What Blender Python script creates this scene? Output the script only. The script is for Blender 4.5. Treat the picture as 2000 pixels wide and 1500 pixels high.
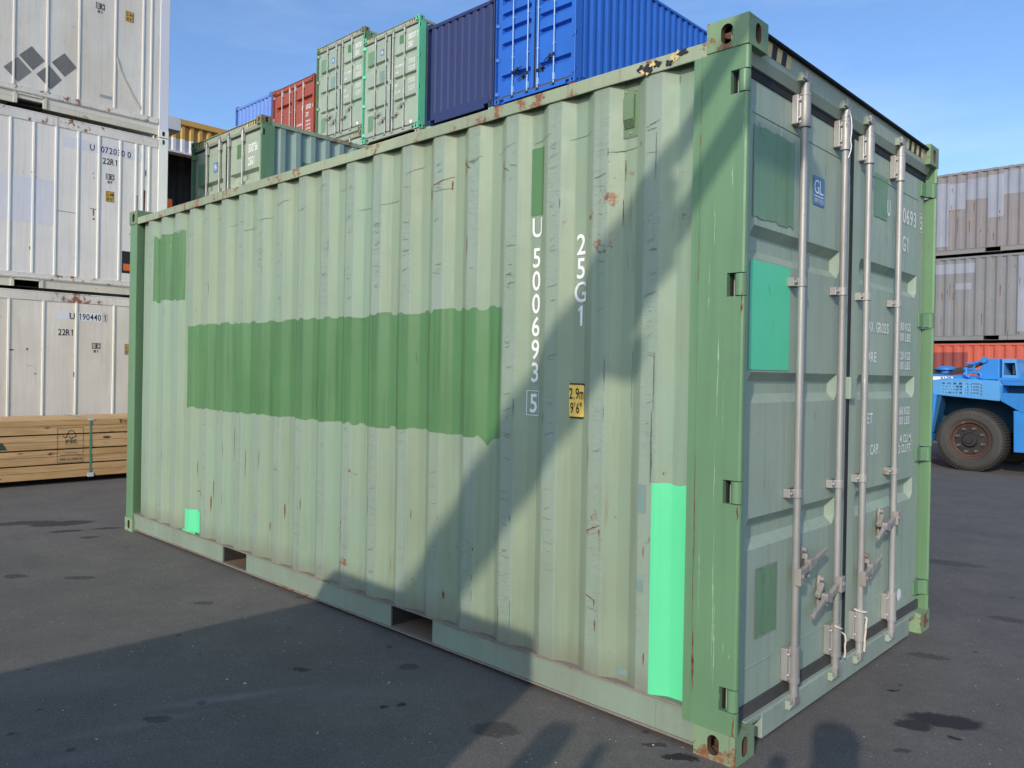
import bpy, bmesh, math, random
from mathutils import Vector, Matrix, noise as mnoise
random.seed(7)
for o in list(bpy.data.objects): bpy.data.objects.remove(o)
SC = bpy.context.scene
COL = SC.collection

# ------------------------------------------------------------------ camera
CX, CY, CZ = 1.43366, -2.79111, 1.50474
RR = ((0.72154797, 0.69212279, 0.01829128), (0.01655403, 0.00916526, -0.99982097), (-0.69216652, 0.72172158, -0.00484425))
cam = bpy.data.cameras.new('camera'); camo = bpy.data.objects.new('camera', cam); COL.objects.link(camo)
m = Matrix(((RR[0][0], -RR[1][0], -RR[2][0], CX), (RR[0][1], -RR[1][1], -RR[2][1], CY), (RR[0][2], -RR[1][2], -RR[2][2], CZ), (0, 0, 0, 1)))
camo.matrix_world = m
cam.sensor_width = 36; cam.lens = 1537.95 / 2000 * 36
cam.shift_x = 0.00479; cam.shift_y = -0.0082
cam.clip_start = 0.05; cam.clip_end = 3000
SC.camera = camo
SC.render.resolution_x = 1024; SC.render.resolution_y = 768

# ------------------------------------------------------------------ light
AZ, EL = math.radians(20), math.radians(24.5)
SUNV = Vector((math.sin(AZ) * math.cos(EL), -math.cos(AZ) * math.cos(EL), math.sin(EL)))
sun = bpy.data.lights.new('sun', 'SUN'); sun.energy = 2.1; sun.angle = math.radians(0.55); sun.color = (1.0, 0.88, 0.73)
suno = bpy.data.objects.new('sun', sun); COL.objects.link(suno)
suno.rotation_euler = SUNV.to_track_quat('Z', 'Y').to_euler(); suno.location = (20, -50, 40)
W = bpy.data.worlds.new('World'); SC.world = W; W.use_nodes = True
nt = W.node_tree; nt.nodes.clear()
out = nt.nodes.new('ShaderNodeOutputWorld'); bg = nt.nodes.new('ShaderNodeBackground')
sky = nt.nodes.new('ShaderNodeTexSky'); sky.sky_type = 'NISHITA'; sky.sun_disc = False
sky.sun_elevation = EL; sky.sun_rotation = math.pi - AZ
sky.air_density = 1.0; sky.dust_density = 1.5; sky.ozone_density = 2.2; sky.altitude = 0
bg.inputs['Strength'].default_value = 0.15
tc = nt.nodes.new('ShaderNodeTexCoord'); mp = nt.nodes.new('ShaderNodeMapping'); mp.inputs['Scale'].default_value = (1.0, 1.0, 4.5)
nz = nt.nodes.new('ShaderNodeTexNoise'); nz.inputs['Scale'].default_value = 1.5; nz.inputs['Detail'].default_value = 7; nz.inputs['Roughness'].default_value = 0.6
rp = nt.nodes.new('ShaderNodeMapRange'); rp.inputs[1].default_value = 0.46; rp.inputs[2].default_value = 0.78; rp.inputs[3].default_value = 0.0; rp.inputs[4].default_value = 0.2
mx = nt.nodes.new('ShaderNodeMix'); mx.data_type = 'RGBA'; mx.inputs[7].default_value = (6.0, 6.6, 7.4, 1)
gm = nt.nodes.new('ShaderNodeMix'); gm.data_type = 'RGBA'; gm.blend_type = 'MULTIPLY'; gm.inputs[0].default_value = 1.0; gm.inputs[7].default_value = (0.75, 0.885, 1.06, 1)
nt.links.new(tc.outputs['Generated'], mp.inputs[0]); nt.links.new(mp.outputs[0], nz.inputs[0]); nt.links.new(nz.outputs[0], rp.inputs[0])
nt.links.new(sky.outputs[0], gm.inputs[6]); nt.links.new(gm.outputs[2], mx.inputs[6]); nt.links.new(rp.outputs[0], mx.inputs[0])
nt.links.new(mx.outputs[2], bg.inputs[0]); nt.links.new(bg.outputs[0], out.inputs[0])
SC.view_settings.view_transform = 'Standard'; SC.view_settings.look = 'None'
SC.view_settings.exposure = 0.37; SC.view_settings.gamma = 1.0; SC.view_settings.use_curve_mapping = False
SC.render.engine = 'CYCLES'

# ------------------------------------------------------------------ materials
class NB:
    def __init__(s, name):
        s.m = bpy.data.materials.new(name); s.m.use_nodes = True; s.t = s.m.node_tree; s.t.nodes.clear()
        s.out = s.t.nodes.new('ShaderNodeOutputMaterial'); s.b = s.t.nodes.new('ShaderNodeBsdfPrincipled')
        s.t.links.new(s.b.outputs[0], s.out.inputs[0])
        s.tc = s.t.nodes.new('ShaderNodeTexCoord'); oi = s.t.nodes.new('ShaderNodeObjectInfo')
        a = s.t.nodes.new('ShaderNodeVectorMath'); a.operation = 'MULTIPLY_ADD'
        s.t.links.new(oi.outputs['Random'], a.inputs[0]); a.inputs[1].default_value = (17.3, 9.1, 5.7)
        s.t.links.new(s.tc.outputs['Object'], a.inputs[2]); s.co = a.outputs[0]; s.rnd = oi.outputs['Random']
    def n(s, ty, **kw):
        x = s.t.nodes.new(ty)
        for k, v in kw.items(): setattr(x, k, v)
        return x
    def l(s, a, b): s.t.links.new(a, b)
    def scl(s, sc, co=None):
        x = s.n('ShaderNodeMapping'); x.inputs['Scale'].default_value = sc; s.l(co or s.co, x.inputs[0]); return x.outputs[0]
    def noise(s, sc, det=5, rough=0.55, vec=None, dist=0.0):
        x = s.n('ShaderNodeTexNoise'); x.inputs['Scale'].default_value = sc; x.inputs['Detail'].default_value = det
        x.inputs['Roughness'].default_value = rough; x.inputs['Distortion'].default_value = dist; s.l(vec or s.co, x.inputs[0]); return x.outputs[0]
    def vor(s, sc, vec=None):
        x = s.n('ShaderNodeTexVoronoi'); x.inputs['Scale'].default_value = sc; s.l(vec or s.co, x.inputs[0]); return x.outputs['Distance']
    def rng(s, v, a, b, c=0.0, d=1.0):
        x = s.n('ShaderNodeMapRange'); s.l(v, x.inputs[0])
        for i, q in enumerate((a, b, c, d)): x.inputs[i + 1].default_value = q
        return x.outputs[0]
    def math(s, op, a, b=None):
        x = s.n('ShaderNodeMath', operation=op)
        for i, q in enumerate((a, b)):
            if q is None: continue
            if isinstance(q, (int, float)): x.inputs[i].default_value = q
            else: s.l(q, x.inputs[i])
        return x.outputs[0]
    def mix(s, f, a, b, mode='MIX'):
        x = s.n('ShaderNodeMix', data_type='RGBA', blend_type=mode)
        for i, q in ((0, f), (6, a), (7, b)):
            if isinstance(q, (int, float)): x.inputs[i].default_value = q
            elif isinstance(q, tuple): x.inputs[i].default_value = (*q[:3], 1)
            else: s.l(q, x.inputs[i])
        return x.outputs[2]
    def sep(s, v):
        x = s.n('ShaderNodeSeparateXYZ'); s.l(v, x.inputs[0]); return x.outputs
    def bump(s, h, st, dist=0.01, prev=None):
        x = s.n('ShaderNodeBump'); x.inputs['Strength'].default_value = st; x.inputs['Distance'].default_value = dist
        s.l(h, x.inputs['Height'])
        if prev is not None: s.l(prev, x.inputs['Normal'])
        return x.outputs[0]
    def fin(s, col, rough=0.5, metal=0.0, nrm=None, spec=None):
        if isinstance(col, tuple): s.b.inputs['Base Color'].default_value = (*col[:3], 1)
        else: s.l(col, s.b.inputs['Base Color'])
        if isinstance(rough, (int, float)): s.b.inputs['Roughness'].default_value = rough
        else: s.l(rough, s.b.inputs['Roughness'])
        s.b.inputs['Metallic'].default_value = metal
        if nrm is not None: s.l(nrm, s.b.inputs['Normal'])
        if spec is not None: s.b.inputs['Specular IOR Level'].default_value = spec
        return s.m

def lerp(a, b, t): return tuple(a[i] + (b[i] - a[i]) * t for i in range(3))

def painted(name, col, var=0.16, rust=0.25, streak=0.4, scratch=0.3, rough=0.5, alt=None, altf=0.5, rustcol=(0.16, 0.07, 0.035),
            scuff=None, scuffy=(0.0, 0.022), dust=0.0, edge=0.0, big=1.0, spec=0.4, bump=0.25):
    """weathered container paint"""
    k = NB(name)
    n1 = k.noise(1.1, 6, 0.6); n2 = k.noise(1.0, 5, 0.6, k.scl((26, 26, 1.1))); n3 = k.noise(7.0, 6, 0.65)
    dk = tuple(c * (1 - var) for c in col); lt = tuple(min(1, c * (1 + var)) for c in col)
    c = k.mix(k.rng(n1, 0.3, 0.7), dk, lt)
    if alt: c = k.mix(k.rng(k.noise(0.9, 4, 0.6, k.scl((1.3, 1.3, 0.7))), 0.5 - 0.12, 0.5 + 0.16, 0, altf), c, alt)
    if scuff:
        o = k.sep(k.tc.outputs['Object'])
        f = k.rng(o[1], scuffy[0], scuffy[1], 1.0, 0.0)
        f = k.math('MULTIPLY', f, k.rng(k.noise(2.0, 5, 0.6, k.scl((3, 3, 1.2))), 0.32, 0.55, 0.25, 1.0))
        c = k.mix(f, c, scuff)
        sv = k.noise(1.0, 4, 0.7, k.scl((7, 7, 42)), 1.2)
        sm = k.math('MULTIPLY', k.rng(k.math('ABSOLUTE', k.math('SUBTRACT', sv, 0.5)), 0.0, 0.018, 1.0, 0.0), f)
        sm = k.math('MULTIPLY', sm, k.rng(k.noise(2.3, 3), 0.42, 0.6))
        c = k.mix(k.math('MULTIPLY', sm, 0.7), c, (0.10, 0.13, 0.13))
    # streaks running down
    c = k.mix(k.rng(n2, 0.5, 0.78, 0, streak), c, tuple(q * 0.62 for q in col))
    c = k.mix(k.rng(n2, 0.42, 0.2, 0, streak * 0.5), c, tuple(min(1, q * 1.18 + 0.02) for q in col))
    # grime specks
    c = k.mix(k.rng(k.noise(38, 5, 0.7), 0.62, 0.75, 0, 0.3), c, tuple(q * 0.6 for q in col))
    # fine scratches
    if scratch > 0:
        s1 = k.noise(1.0, 3, 0.6, k.scl((60, 60, 3.5)), 0.6); msk = k.rng(k.noise(1.7, 4, 0.7), 0.5, 0.62)
        s1 = k.math('MULTIPLY', k.rng(s1, 0.70, 0.73), msk)
        c = k.mix(k.math('MULTIPLY', s1, scratch), c, tuple(q * 0.35 for q in col))
        s2 = k.noise(1.0, 3, 0.6, k.scl((75, 75, 2.2)), 0.4)
        s2 = k.math('MULTIPLY', k.rng(s2, 0.71, 0.75), k.rng(k.noise(2.1, 4, 0.7), 0.42, 0.55, 1.0, 0.0))
        c = k.mix(k.math('MULTIPLY', s2, scratch * 1.2), c, tuple(min(1, q * 1.6 + 0.1) for q in col))
    if dust > 0:
        c = k.mix(k.rng(k.noise(3.0, 6, 0.7), 0.35, 0.7, 0, dust), c, (0.20, 0.17, 0.145))
    if edge > 0:
        oz = k.sep(k.tc.outputs['Object'])[2]; en = k.noise(1.0, 6, 0.7, k.scl((9, 9, 3)))
        e1 = k.rng(k.math('SUBTRACT', oz, k.math('MULTIPLY', en, 0.22)), 0.04, 0.20, edge, 0.0)
        e2 = k.rng(k.math('ADD', oz, k.math('MULTIPLY', en, 0.25)), 2.82, 2.98, 0.0, edge * 0.7)
        c = k.mix(k.math('MAXIMUM', e1, e2), c, (0.17, 0.145, 0.105))
    # rust
    if rust > 0:
        r1 = k.noise(9.0, 9, 0.72); r2 = k.noise(1.3, 3, 0.5)
        rr = k.math('ADD', r1, k.math('MULTIPLY', r2, 0.55))
        th = 1.08 - 0.22 * rust
        rm = k.rng(rr, th - 0.03, th + 0.02)
        rs = k.noise(1.0, 5, 0.65, k.scl((30, 30, 1.6)))
        rm2 = k.math('MULTIPLY', k.rng(k.math('ADD', rs, k.math('MULTIPLY', r2, 0.5)), th - 0.04, th + 0.07), 0.55)
        rm = k.math('MAXIMUM', rm, rm2)
        rc = k.mix(k.rng(k.noise(40, 4), 0.35, 0.65), rustcol, (0.30, 0.14, 0.07))
        c = k.mix(rm, c, rc)
    nb = k.bump(n3, bump * 0.35, 0.004); nb = k.bump(k.noise(60, 4, 0.6), bump * 0.25, 0.0012, nb)
    ro = k.rng(n3, 0.3, 0.7, max(0.05, rough - 0.08), rough + 0.12)
    return k.fin(c, ro, 0, nb, spec)

def flat(name, col, rough=0.6, metal=0.0, var=0.1, sc=20.0, spec=0.4):
    k = NB(name); n = k.noise(sc, 5, 0.6)
    c = k.mix(k.rng(n, 0.3, 0.7), tuple(q * (1 - var) for q in col), tuple(min(1, q * (1 + var)) for q in col))
    return k.fin(c, rough, metal, k.bump(n, 0.15, 0.002), spec)

CREAM = (0.258, 0.318, 0.214); SAGE = (0.36, 0.43, 0.335); POST = (0.128, 0.245, 0.13); MINT = (0.125, 0.70, 0.33)
M = {}
M['side'] = painted('side_paint', CREAM, 0.12, 0.42, 0.32, 0.6, 0.5, alt=(0.236, 0.342, 0.247), altf=0.8, scuff=(0.268, 0.34, 0.268), scuffy=(0.0145, 0.021), bump=0.35, edge=0.6)
M['post'] = painted('post_paint', POST, 0.12, 0.32, 0.3, 0.7, 0.42, bump=0.35, alt=(0.145, 0.265, 0.14), altf=0.5)
M['casting'] = painted('casting_paint', (0.22, 0.33, 0.19), 0.2, 1.15, 0.3, 0.5, 0.6, bump=0.8)
M['casting_top'] = painted('top_casting_paint', (0.175, 0.275, 0.145), 0.25, 0.95, 0.3, 0.5, 0.55, bump=0.7)
M['rail'] = painted('rail_paint', (0.31, 0.37, 0.245), 0.15, 0.95, 0.25, 0.5, 0.55, dust=0.25, bump=0.7)
M['lowrail'] = painted('lower_rail_paint', (0.235, 0.31, 0.235), 0.15, 0.2, 0.3, 0.3, 0.55, dust=0.4, bump=0.5)
M['core'] = painted('casting_inside', (0.10, 0.058, 0.038), 0.3, 0.5, 0.3, 0.2, 0.9)
M['dirt'] = painted('dirty_ledge', (0.225, 0.20, 0.165), 0.25, 0.7, 0.3, 0.2, 0.85, bump=1.0)
M['wall_shade'] = flat('tunnel_wall_shade', (0.05, 0.045, 0.04), 0.9)  # near-black colour puts the shade inside the fork tunnels into their walls
M['wood_floor'] = painted('tunnel_floor', (0.20, 0.145, 0.10), 0.3, 0.7, 0.4, 0.2, 0.9, bump=1.0)
M['door'] = painted('door_paint', SAGE, 0.14, 0.22, 0.6, 0.7, 0.5, alt=(0.285, 0.375, 0.305), altf=0.65, bump=0.4)
M['header'] = painted('header_paint', (0.33, 0.38, 0.30), 0.12, 0.3, 0.3, 0.3, 0.55)
M['sill'] = painted('sill_paint', (0.32, 0.39, 0.32), 0.15, 0.35, 0.5, 0.4, 0.55, dust=0.25)
M['patch'] = painted('touch_up_green', (0.080, 0.198, 0.072), 0.16, 0.0, 0.8, 1.1, 0.45, alt=(0.11, 0.215, 0.10), altf=0.6)
M['patchd'] = painted('door_touch_up', (0.16, 0.29, 0.17), 0.12, 0.0, 0.7, 0.4, 0.45)
M['patchs'] = painted('teal_touch_up', (0.20, 0.30, 0.27), 0.12, 0.0, 0.4, 0.3, 0.5)
M['mint'] = painted('fresh_mint_paint', MINT, 0.05, 0.0, 0.16, 0.25, 0.38, bump=0.6)
M['mintd'] = painted('mint_door_paint', (0.10, 0.66, 0.36), 0.04, 0.0, 0.12, 0.1, 0.4)
M['steel'] = painted('galvanised_bar', (0.375, 0.365, 0.35), 0.22, 0.3, 0.6, 0.8, 0.45, bump=0.4, spec=0.6)
M['steel'].node_tree.nodes['Principled BSDF'].inputs['Metallic'].default_value = 0.35
M['steeld'] = painted('weathered_handle_steel', (0.29, 0.265, 0.24), 0.2, 0.45, 0.4, 0.4, 0.5, bump=0.8, spec=0.6)
M['rubber'] = flat('black_gasket_rubber', (0.022, 0.022, 0.025), 0.75, 0, 0.3, 30)
M['rubberg'] = painted('dusty_gasket_rubber', (0.075, 0.07, 0.068), 0.3, 0.0, 0.5, 0.4, 0.8)
M['dark'] = flat('black_interior', (0.012, 0.012, 0.012), 0.9)
M['white'] = flat('white_lettering', (0.83, 0.83, 0.81), 0.6, 0, 0.04)
M['black'] = flat('black_lettering', (0.02, 0.02, 0.022), 0.6, 0, 0.1)
M['yellow'] = flat('yellow_label', (0.95, 0.62, 0.12), 0.5, 0, 0.05)
M['cream'] = flat('cream_hazard', (0.66, 0.52, 0.22), 0.6, 0, 0.12)
M['glblue'] = flat('sticker_blue', (0.09, 0.22, 0.40), 0.5, 0, 0.08)
M['rust'] = flat('rust_mark', (0.19, 0.075, 0.035), 0.9, 0, 0.5, 60)
M['rustpale'] = flat('rust_run', (0.33, 0.24, 0.13), 0.8, 0, 0.35, 60)
M['scratch'] = flat('paint_scratch', (0.115, 0.145, 0.125), 0.8, 0, 0.4, 60)
M['chip'] = flat('pale_paint_chip', (0.27, 0.43, 0.26), 0.6, 0, 0.2, 40)
M['rope'] = flat('off_white_cord', (0.62, 0.57, 0.46), 0.85, 0, 0.2, 80)

# ------------------------------------------------------------------ mesh helpers
class MB:
    def __init__(s): s.v = []; s.f = []; s.mi = []; s.sm = []
    def add(s, vs, fs, mi=0, smooth=False):
        b = len(s.v); s.v += [tuple(q) for q in vs]
        for f in fs: s.f.append([b + i for i in f]); s.mi.append(mi); s.sm.append(smooth)
    def box(s, x0, x1, y0, y1, z0, z1, mi=0):
        if x0 > x1: x0, x1 = x1, x0
        if y0 > y1: y0, y1 = y1, y0
        if z0 > z1: z0, z1 = z1, z0
        s.add([(x0, y0, z0), (x1, y0, z0), (x1, y1, z0), (x0, y1, z0), (x0, y0, z1), (x1, y0, z1), (x1, y1, z1), (x0, y1, z1)],
              [(3, 2, 1, 0), (4, 5, 6, 7), (0, 1, 5, 4), (1, 2, 6, 5), (2, 3, 7, 6), (3, 0, 4, 7)], mi)
        return s
    def prism(s, poly, ax, a, b, mi=0):
        """poly in the two other axes (in xyz order), extruded along axis ax from a to b"""
        n = len(poly)
        def P(p, t):
            q = list(p); q.insert(ax, t); return q
        s.add([P(p, a) for p in poly] + [P(p, b) for p in poly],
              [tuple(range(n)), tuple(range(2 * n - 1, n - 1, -1))] + [(i, n + i, n + (i + 1) % n, (i + 1) % n) for i in range(n)], mi)
        return s
    def cyl(s, p0, p1, r0, r1=None, n=16, mi=0, caps=True):
        r1 = r0 if r1 is None else r1
        p0 = Vector(p0); p1 = Vector(p1); d = (p1 - p0).normalized(); u = d.orthogonal().normalized(); w = d.cross(u)
        vs = []
        for p, r in ((p0, r0), (p1, r1)):
            for i in range(n):
                a = 2 * math.pi * i / n; vs.append(p + u * math.cos(a) * r + w * math.sin(a) * r)
        s.add(vs, [(i, (i + 1) % n, n + (i + 1) % n, n + i) for i in range(n)], mi, True)
        if caps:
            s.add(vs[:n], [tuple(range(n - 1, -1, -1))], mi); s.add(vs[n:], [tuple(range(n))], mi)
        return s
    def tube(s, pts, r, n=8, mi=0):
        pts = [Vector(p) for p in pts]; rings = []; u = None
        for i, p in enumerate(pts):
            d = (pts[min(i + 1, len(pts) - 1)] - pts[max(i - 1, 0)]).normalized()
            u = d.orthogonal().normalized() if u is None else (u - d * u.dot(d)).normalized()
            w = d.cross(u); rr = r[i] if isinstance(r, (list, tuple)) else r
            rings.append([p + u * math.cos(2 * math.pi * k / n) * rr + w * math.sin(2 * math.pi * k / n) * rr for k in range(n)])
        vs = [q for g in rings for q in g]
        fs = [(a * n + k, a * n + (k + 1) % n, (a + 1) * n + (k + 1) % n, (a + 1) * n + k) for a in range(len(pts) - 1) for k in range(n)]
        s.add(vs, fs, mi, True); s.add(rings[0], [tuple(range(n - 1, -1, -1))], mi); s.add(rings[-1], [tuple(range(n))], mi)
        return s
    def grid(s, us, vs_, fn, mi=0, smooth=False, flip=False):
        nu, nv = len(us), len(vs_)
        V = [fn(u, v) for v in vs_ for u in us]
        F = []
        for j in range(nv - 1):
            for i in range(nu - 1):
                q = (j * nu + i, j * nu + i + 1, (j + 1) * nu + i + 1, (j + 1) * nu + i)
                F.append(q[::-1] if flip else q)
        s.add(V, F, mi, smooth); return s
    def build(s, name, mats, parent=None, bevel=0, wn=False, recalc=True, **props):
        me = bpy.data.meshes.new(name); me.from_pydata(s.v, [], s.f)
        if not isinstance(mats, (list, tuple)): mats = [mats]
        for q in mats: me.materials.append(q)
        me.polygons.foreach_set('material_index', s.mi); me.polygons.foreach_set('use_smooth', s.sm)
        if recalc:
            bm = bmesh.new(); bm.from_mesh(me); bmesh.ops.recalc_face_normals(bm, faces=bm.faces); bm.to_mesh(me); bm.free()
        me.update(); o = bpy.data.objects.new(name, me); COL.objects.link(o)
        if parent: o.parent = parent
        if bevel:
            b = o.modifiers.new('bevel', 'BEVEL'); b.width = bevel; b.segments = 2; b.limit_method = 'ANGLE'; b.angle_limit = math.radians(50)
        if wn:
            o.modifiers.new('wn', 'WEIGHTED_NORMAL').keep_sharp = True
        for k_, v_ in props.items(): o[k_] = v_
        return o
def thing(name, label, cat, loc=(0, 0, 0), rz=0, group=None):
    o = bpy.data.objects.new(name, None); COL.objects.link(o); o.location = loc; o.rotation_euler = (0, 0, rz)
    o.empty_display_size = 0.3
    o['label'] = label; o['category'] = cat
    if group: o['group'] = group
    return o
def tag(o, label, cat, group=None):
    o['label'] = label; o['category'] = cat
    if group: o['group'] = group
    return o

# text as flat mesh fitted into a box ----------------------------------
def text_geo(s, w, h, bold=0.0, lines=None):
    cu = bpy.data.curves.new('txt', 'FONT'); cu.body = s; cu.size = 1; cu.fill_mode = 'FRONT'; cu.offset = bold; cu.resolution_u = 3
    cu.space_line = 0.95
    ob = bpy.data.objects.new('txt', cu); COL.objects.link(ob)
    bpy.context.view_layer.update()
    dg = bpy.context.evaluated_depsgraph_get(); me = bpy.data.meshes.new_from_object(ob.evaluated_get(dg))
    bpy.data.objects.remove(ob); bpy.data.curves.remove(cu)
    vs = [tuple(v.co) for v in me.vertices]; fs = [tuple(p.vertices) for p in me.polygons]
    x0 = min(v[0] for v in vs); x1 = max(v[0] for v in vs); y0 = min(v[1] for v in vs); y1 = max(v[1] for v in vs)
    bpy.data.meshes.remove(me)
    return [((v[0] - x0) / max(1e-6, x1 - x0) * w, (v[1] - y0) / max(1e-6, y1 - y0) * h) for v in vs], fs
GLY = {}
def glyph(ch, bold):
    if (ch, bold) not in GLY:
        if ch == '1':
            t = 0.10 + bold; GLY[(ch, bold)] = ([(0.22 - t, 0), (0.22, 0), (0.22, 0.7), (0.22 - t * 0.8, 0.7), (0.0, 0.58), (0.0, 0.58 - t), (0.22 - t, 0.60)], [(0, 1, 2, 3, 6), (3, 4, 5, 6)])
        else:
            cu = bpy.data.curves.new('txt', 'FONT'); cu.body = ch; cu.size = 1; cu.fill_mode = 'FRONT'; cu.offset = bold; cu.resolution_u = 3
            ob = bpy.data.objects.new('txt', cu); COL.objects.link(ob); bpy.context.view_layer.update()
            me = bpy.data.meshes.new_from_object(ob.evaluated_get(bpy.context.evaluated_depsgraph_get())); bpy.data.objects.remove(ob); bpy.data.curves.remove(cu)
            v = [(p.co.x, p.co.y) for p in me.vertices]; f = [tuple(p.vertices) for p in me.polygons]; bpy.data.meshes.remove(me)
            x0 = min([p[0] for p in v], default=0); GLY[(ch, bold)] = ([(p[0] - x0, p[1]) for p in v], f)
    return GLY[(ch, bold)]
def put_text(mb, s, u0, v0, w, h, fn, mi=0, bold=0.0):
    if all(ord(c) < 128 for c in s):
        wd = lambda g: max([p[0] for p in g[0]], default=0.0); ref = wd(glyph('0', bold)); capH = max(p[1] for p in glyph('H', bold)[0])
        adv = [0.5 if c in ".,'\" " else 1.0 for c in s]; tot = sum(adv); cw = w / (tot - 0.16); x = u0
        for c, a in zip(s, adv):
            if c != ' ':
                g = glyph(c, bold); gw = min(0.95 if len(s) > 1 else 2, wd(g) / ref * 0.84) * cw
                if c in ".,'": gw = 0.2 * cw
                if c == '"': gw = 0.4 * cw
                sx = gw / max(1e-6, wd(g)); sy_ = h / capH; ox = x + (a * cw - 0.16 * cw - gw) / 2 if len(s) > 1 else u0 + (w - gw) / 2
                mb.add([fn(ox + p[0] * sx, v0 + p[1] * sy_) for p in g[0]], g[1], mi)
            x += a * cw
        return
    vs, fs = text_geo(s, w, h, bold)
    mb.add([fn(u0 + u, v0 + v) for u, v in vs], fs, mi)
def sign(items, mat, parent, name, extra=None):
    """items: (text, u, v, w, h, fn, bold); each string becomes a part of its own"""
    for it in items:
        mb = MB(); put_text(mb, it[0], it[1], it[2], it[3], it[4], it[5], 0, it[6] if len(it) > 6 else 0.01); o = mb.build(it[7] if len(it) > 7 else name, mat, parent)
def frame_lines(mb, u0, u1, v0, v1, t, fn, mi=0):
    for a, b, c, d in ((u0, u1, v0, v0 + t), (u0, u1, v1 - t, v1), (u0, u0 + t, v0 + t, v1 - t), (u1 - t, u1, v0 + t, v1 - t)):
        mb.add([fn(a, c), fn(b, c), fn(b, d), fn(a, d)], [(0, 1, 2, 3)], mi)
def rect(mb, u0, u1, v0, v1, fn, mi=0): mb.add([fn(u0, v0), fn(u1, v0), fn(u1, v1), fn(u0, v1)], [(0, 1, 2, 3)], mi)

# ------------------------------------------------------------------ container pieces
def oval(n, rx, ry):
    """stadium outline, ry > rx"""
    pts = []
    for i in range(n):
        a = 2 * math.pi * i / n + math.pi / n; c, q = math.cos(a), math.sin(a)
        pts.append((rx * c, rx * q + (ry - rx) * (1 if q > 0 else -1)))
    return pts
def holed_plate(mb, w, h, cx, cy, rx, ry, fn, depth=0.03, mi=0, mid=1, n=20):
    """rect 0..w,0..h with an oval hole; fn(u,v,d) maps to 3D"""
    hole = [(cx + p[0], cy + p[1]) for p in oval(n, rx, ry)]
    outer = []
    for i in range(n):
        dx, dy = hole[i][0] - cx, hole[i][1] - cy
        t = min(((w - cx) if dx > 0 else cx) / abs(dx) if abs(dx) > 1e-6 else 1e9, ((h - cy) if dy > 0 else cy) / abs(dy) if abs(dy) > 1e-6 else 1e9)
        outer.append((cx + dx * t, cy + dy * t))
    corners = [(0, 0), (w, 0), (w, h), (0, h)]
    for c in corners:                                   # snap nearest outer point to each corner
        i = min(range(n), key=lambda k: (outer[k][0] - c[0]) ** 2 + (outer[k][1] - c[1]) ** 2); outer[i] = c
    V = [fn(*p, 0) for p in outer] + [fn(*p, 0) for p in hole] + [fn(*p, depth) for p in hole]
    F = [(i, (i + 1) % n, n + (i + 1) % n, n + i) for i in range(n)]
    mb.add(V, F, mi)
    mb.add(V, [(n + i, n + (i + 1) % n, 2 * n + (i + 1) % n, 2 * n + i) for i in range(n)], mid, True)
def casting(mb, x, y, z, sx, sy, sz, LX=0.178, LY=0.162, LZ=0.118):
    """corner casting whose outer corner is at x,y,z and which extends inwards against sx,sy,sz"""
    X = lambda a: x - sx * a; Y = lambda b: y - sy * b; Z = lambda c: z - sz * c
    holed_plate(mb, LX, LZ, 0.092, 0.060, 0.0255, 0.0395, lambda u, v, d: (X(u), Y(d), Z(v)))
    holed_plate(mb, LY, LZ, 0.080, 0.060, 0.0235, 0.0395, lambda u, v, d: (X(d), Y(u), Z(v)))
    holed_plate(mb, LY, LX, 0.090, 0.100, 0.031, 0.062, lambda u, v, d: (X(v), Y(u), Z(d)))
    mb.add([(X(LX), Y(0), Z(0)), (X(LX), Y(LY), Z(0)), (X(LX), Y(LY), Z(LZ)), (X(LX), Y(0), Z(LZ))], [(0, 1, 2, 3)])
    mb.add([(X(0), Y(LY), Z(0)), (X(LX), Y(LY), Z(0)), (X(LX), Y(LY), Z(LZ)), (X(0), Y(LY), Z(LZ))], [(0, 1, 2, 3)])
    mb.add([(X(0), Y(0), Z(LZ)), (X(LX), Y(0), Z(LZ)), (X(LX), Y(LY), Z(LZ)), (X(0), Y(LY), Z(LZ))], [(0, 1, 2, 3)])
    # inner shell, darker and rusty
    t = 0.03
    a, b, c = t, t, t
    for fc in (((LX - .004, b, c), (LX - .004, LY, c), (LX - .004, LY, LZ), (LX - .004, b, LZ)), ((a, LY - .004, c), (LX, LY - .004, c), (LX, LY - .004, LZ), (a, LY - .004, LZ)), ((a, b, LZ - .004), (LX, b, LZ - .004), (LX, LY, LZ - .004), (a, LY, LZ - .004))):
        mb.add([(X(p[0]), Y(p[1]), Z(p[2])) for p in fc], [(0, 1, 2, 3)], 1)

def corr_profile(a, b, pitch=0.273, flat=0.082, web=0.062, depth=0.036, base=0.014, first=None):
    """trapezoid wall profile from a (end) to b, list of (s, d); corners rounded"""
    first = a + 0.196 if first is None else first
    pts = [(a, base + depth)]; c = first
    while c + flat / 2 + web < b:
        if c - flat / 2 - web > a: pts += [(c - flat / 2 - web, base + depth)]
        pts += [(c - flat / 2, base), (c + flat / 2, base), (c + flat / 2 + web, base + depth)]; c += pitch
    pts.append((b, base + depth))
    return pts
def rounded(pts, r=0.007):
    out_ = [pts[0]]
    for i in range(1, len(pts) - 1):
        p, q, w = Vector(pts[i - 1]), Vector(pts[i]), Vector(pts[i + 1])
        a = q + (p - q).normalized() * min(r, (p - q).length * 0.4); b = q + (w - q).normalized() * min(r, (w - q).length * 0.4)
        mid = (a + b) / 2 * 0.5 + q * 0.5
        out_ += [tuple(a), tuple(mid), tuple(b)]
    out_.append(pts[-1]); return out_
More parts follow.
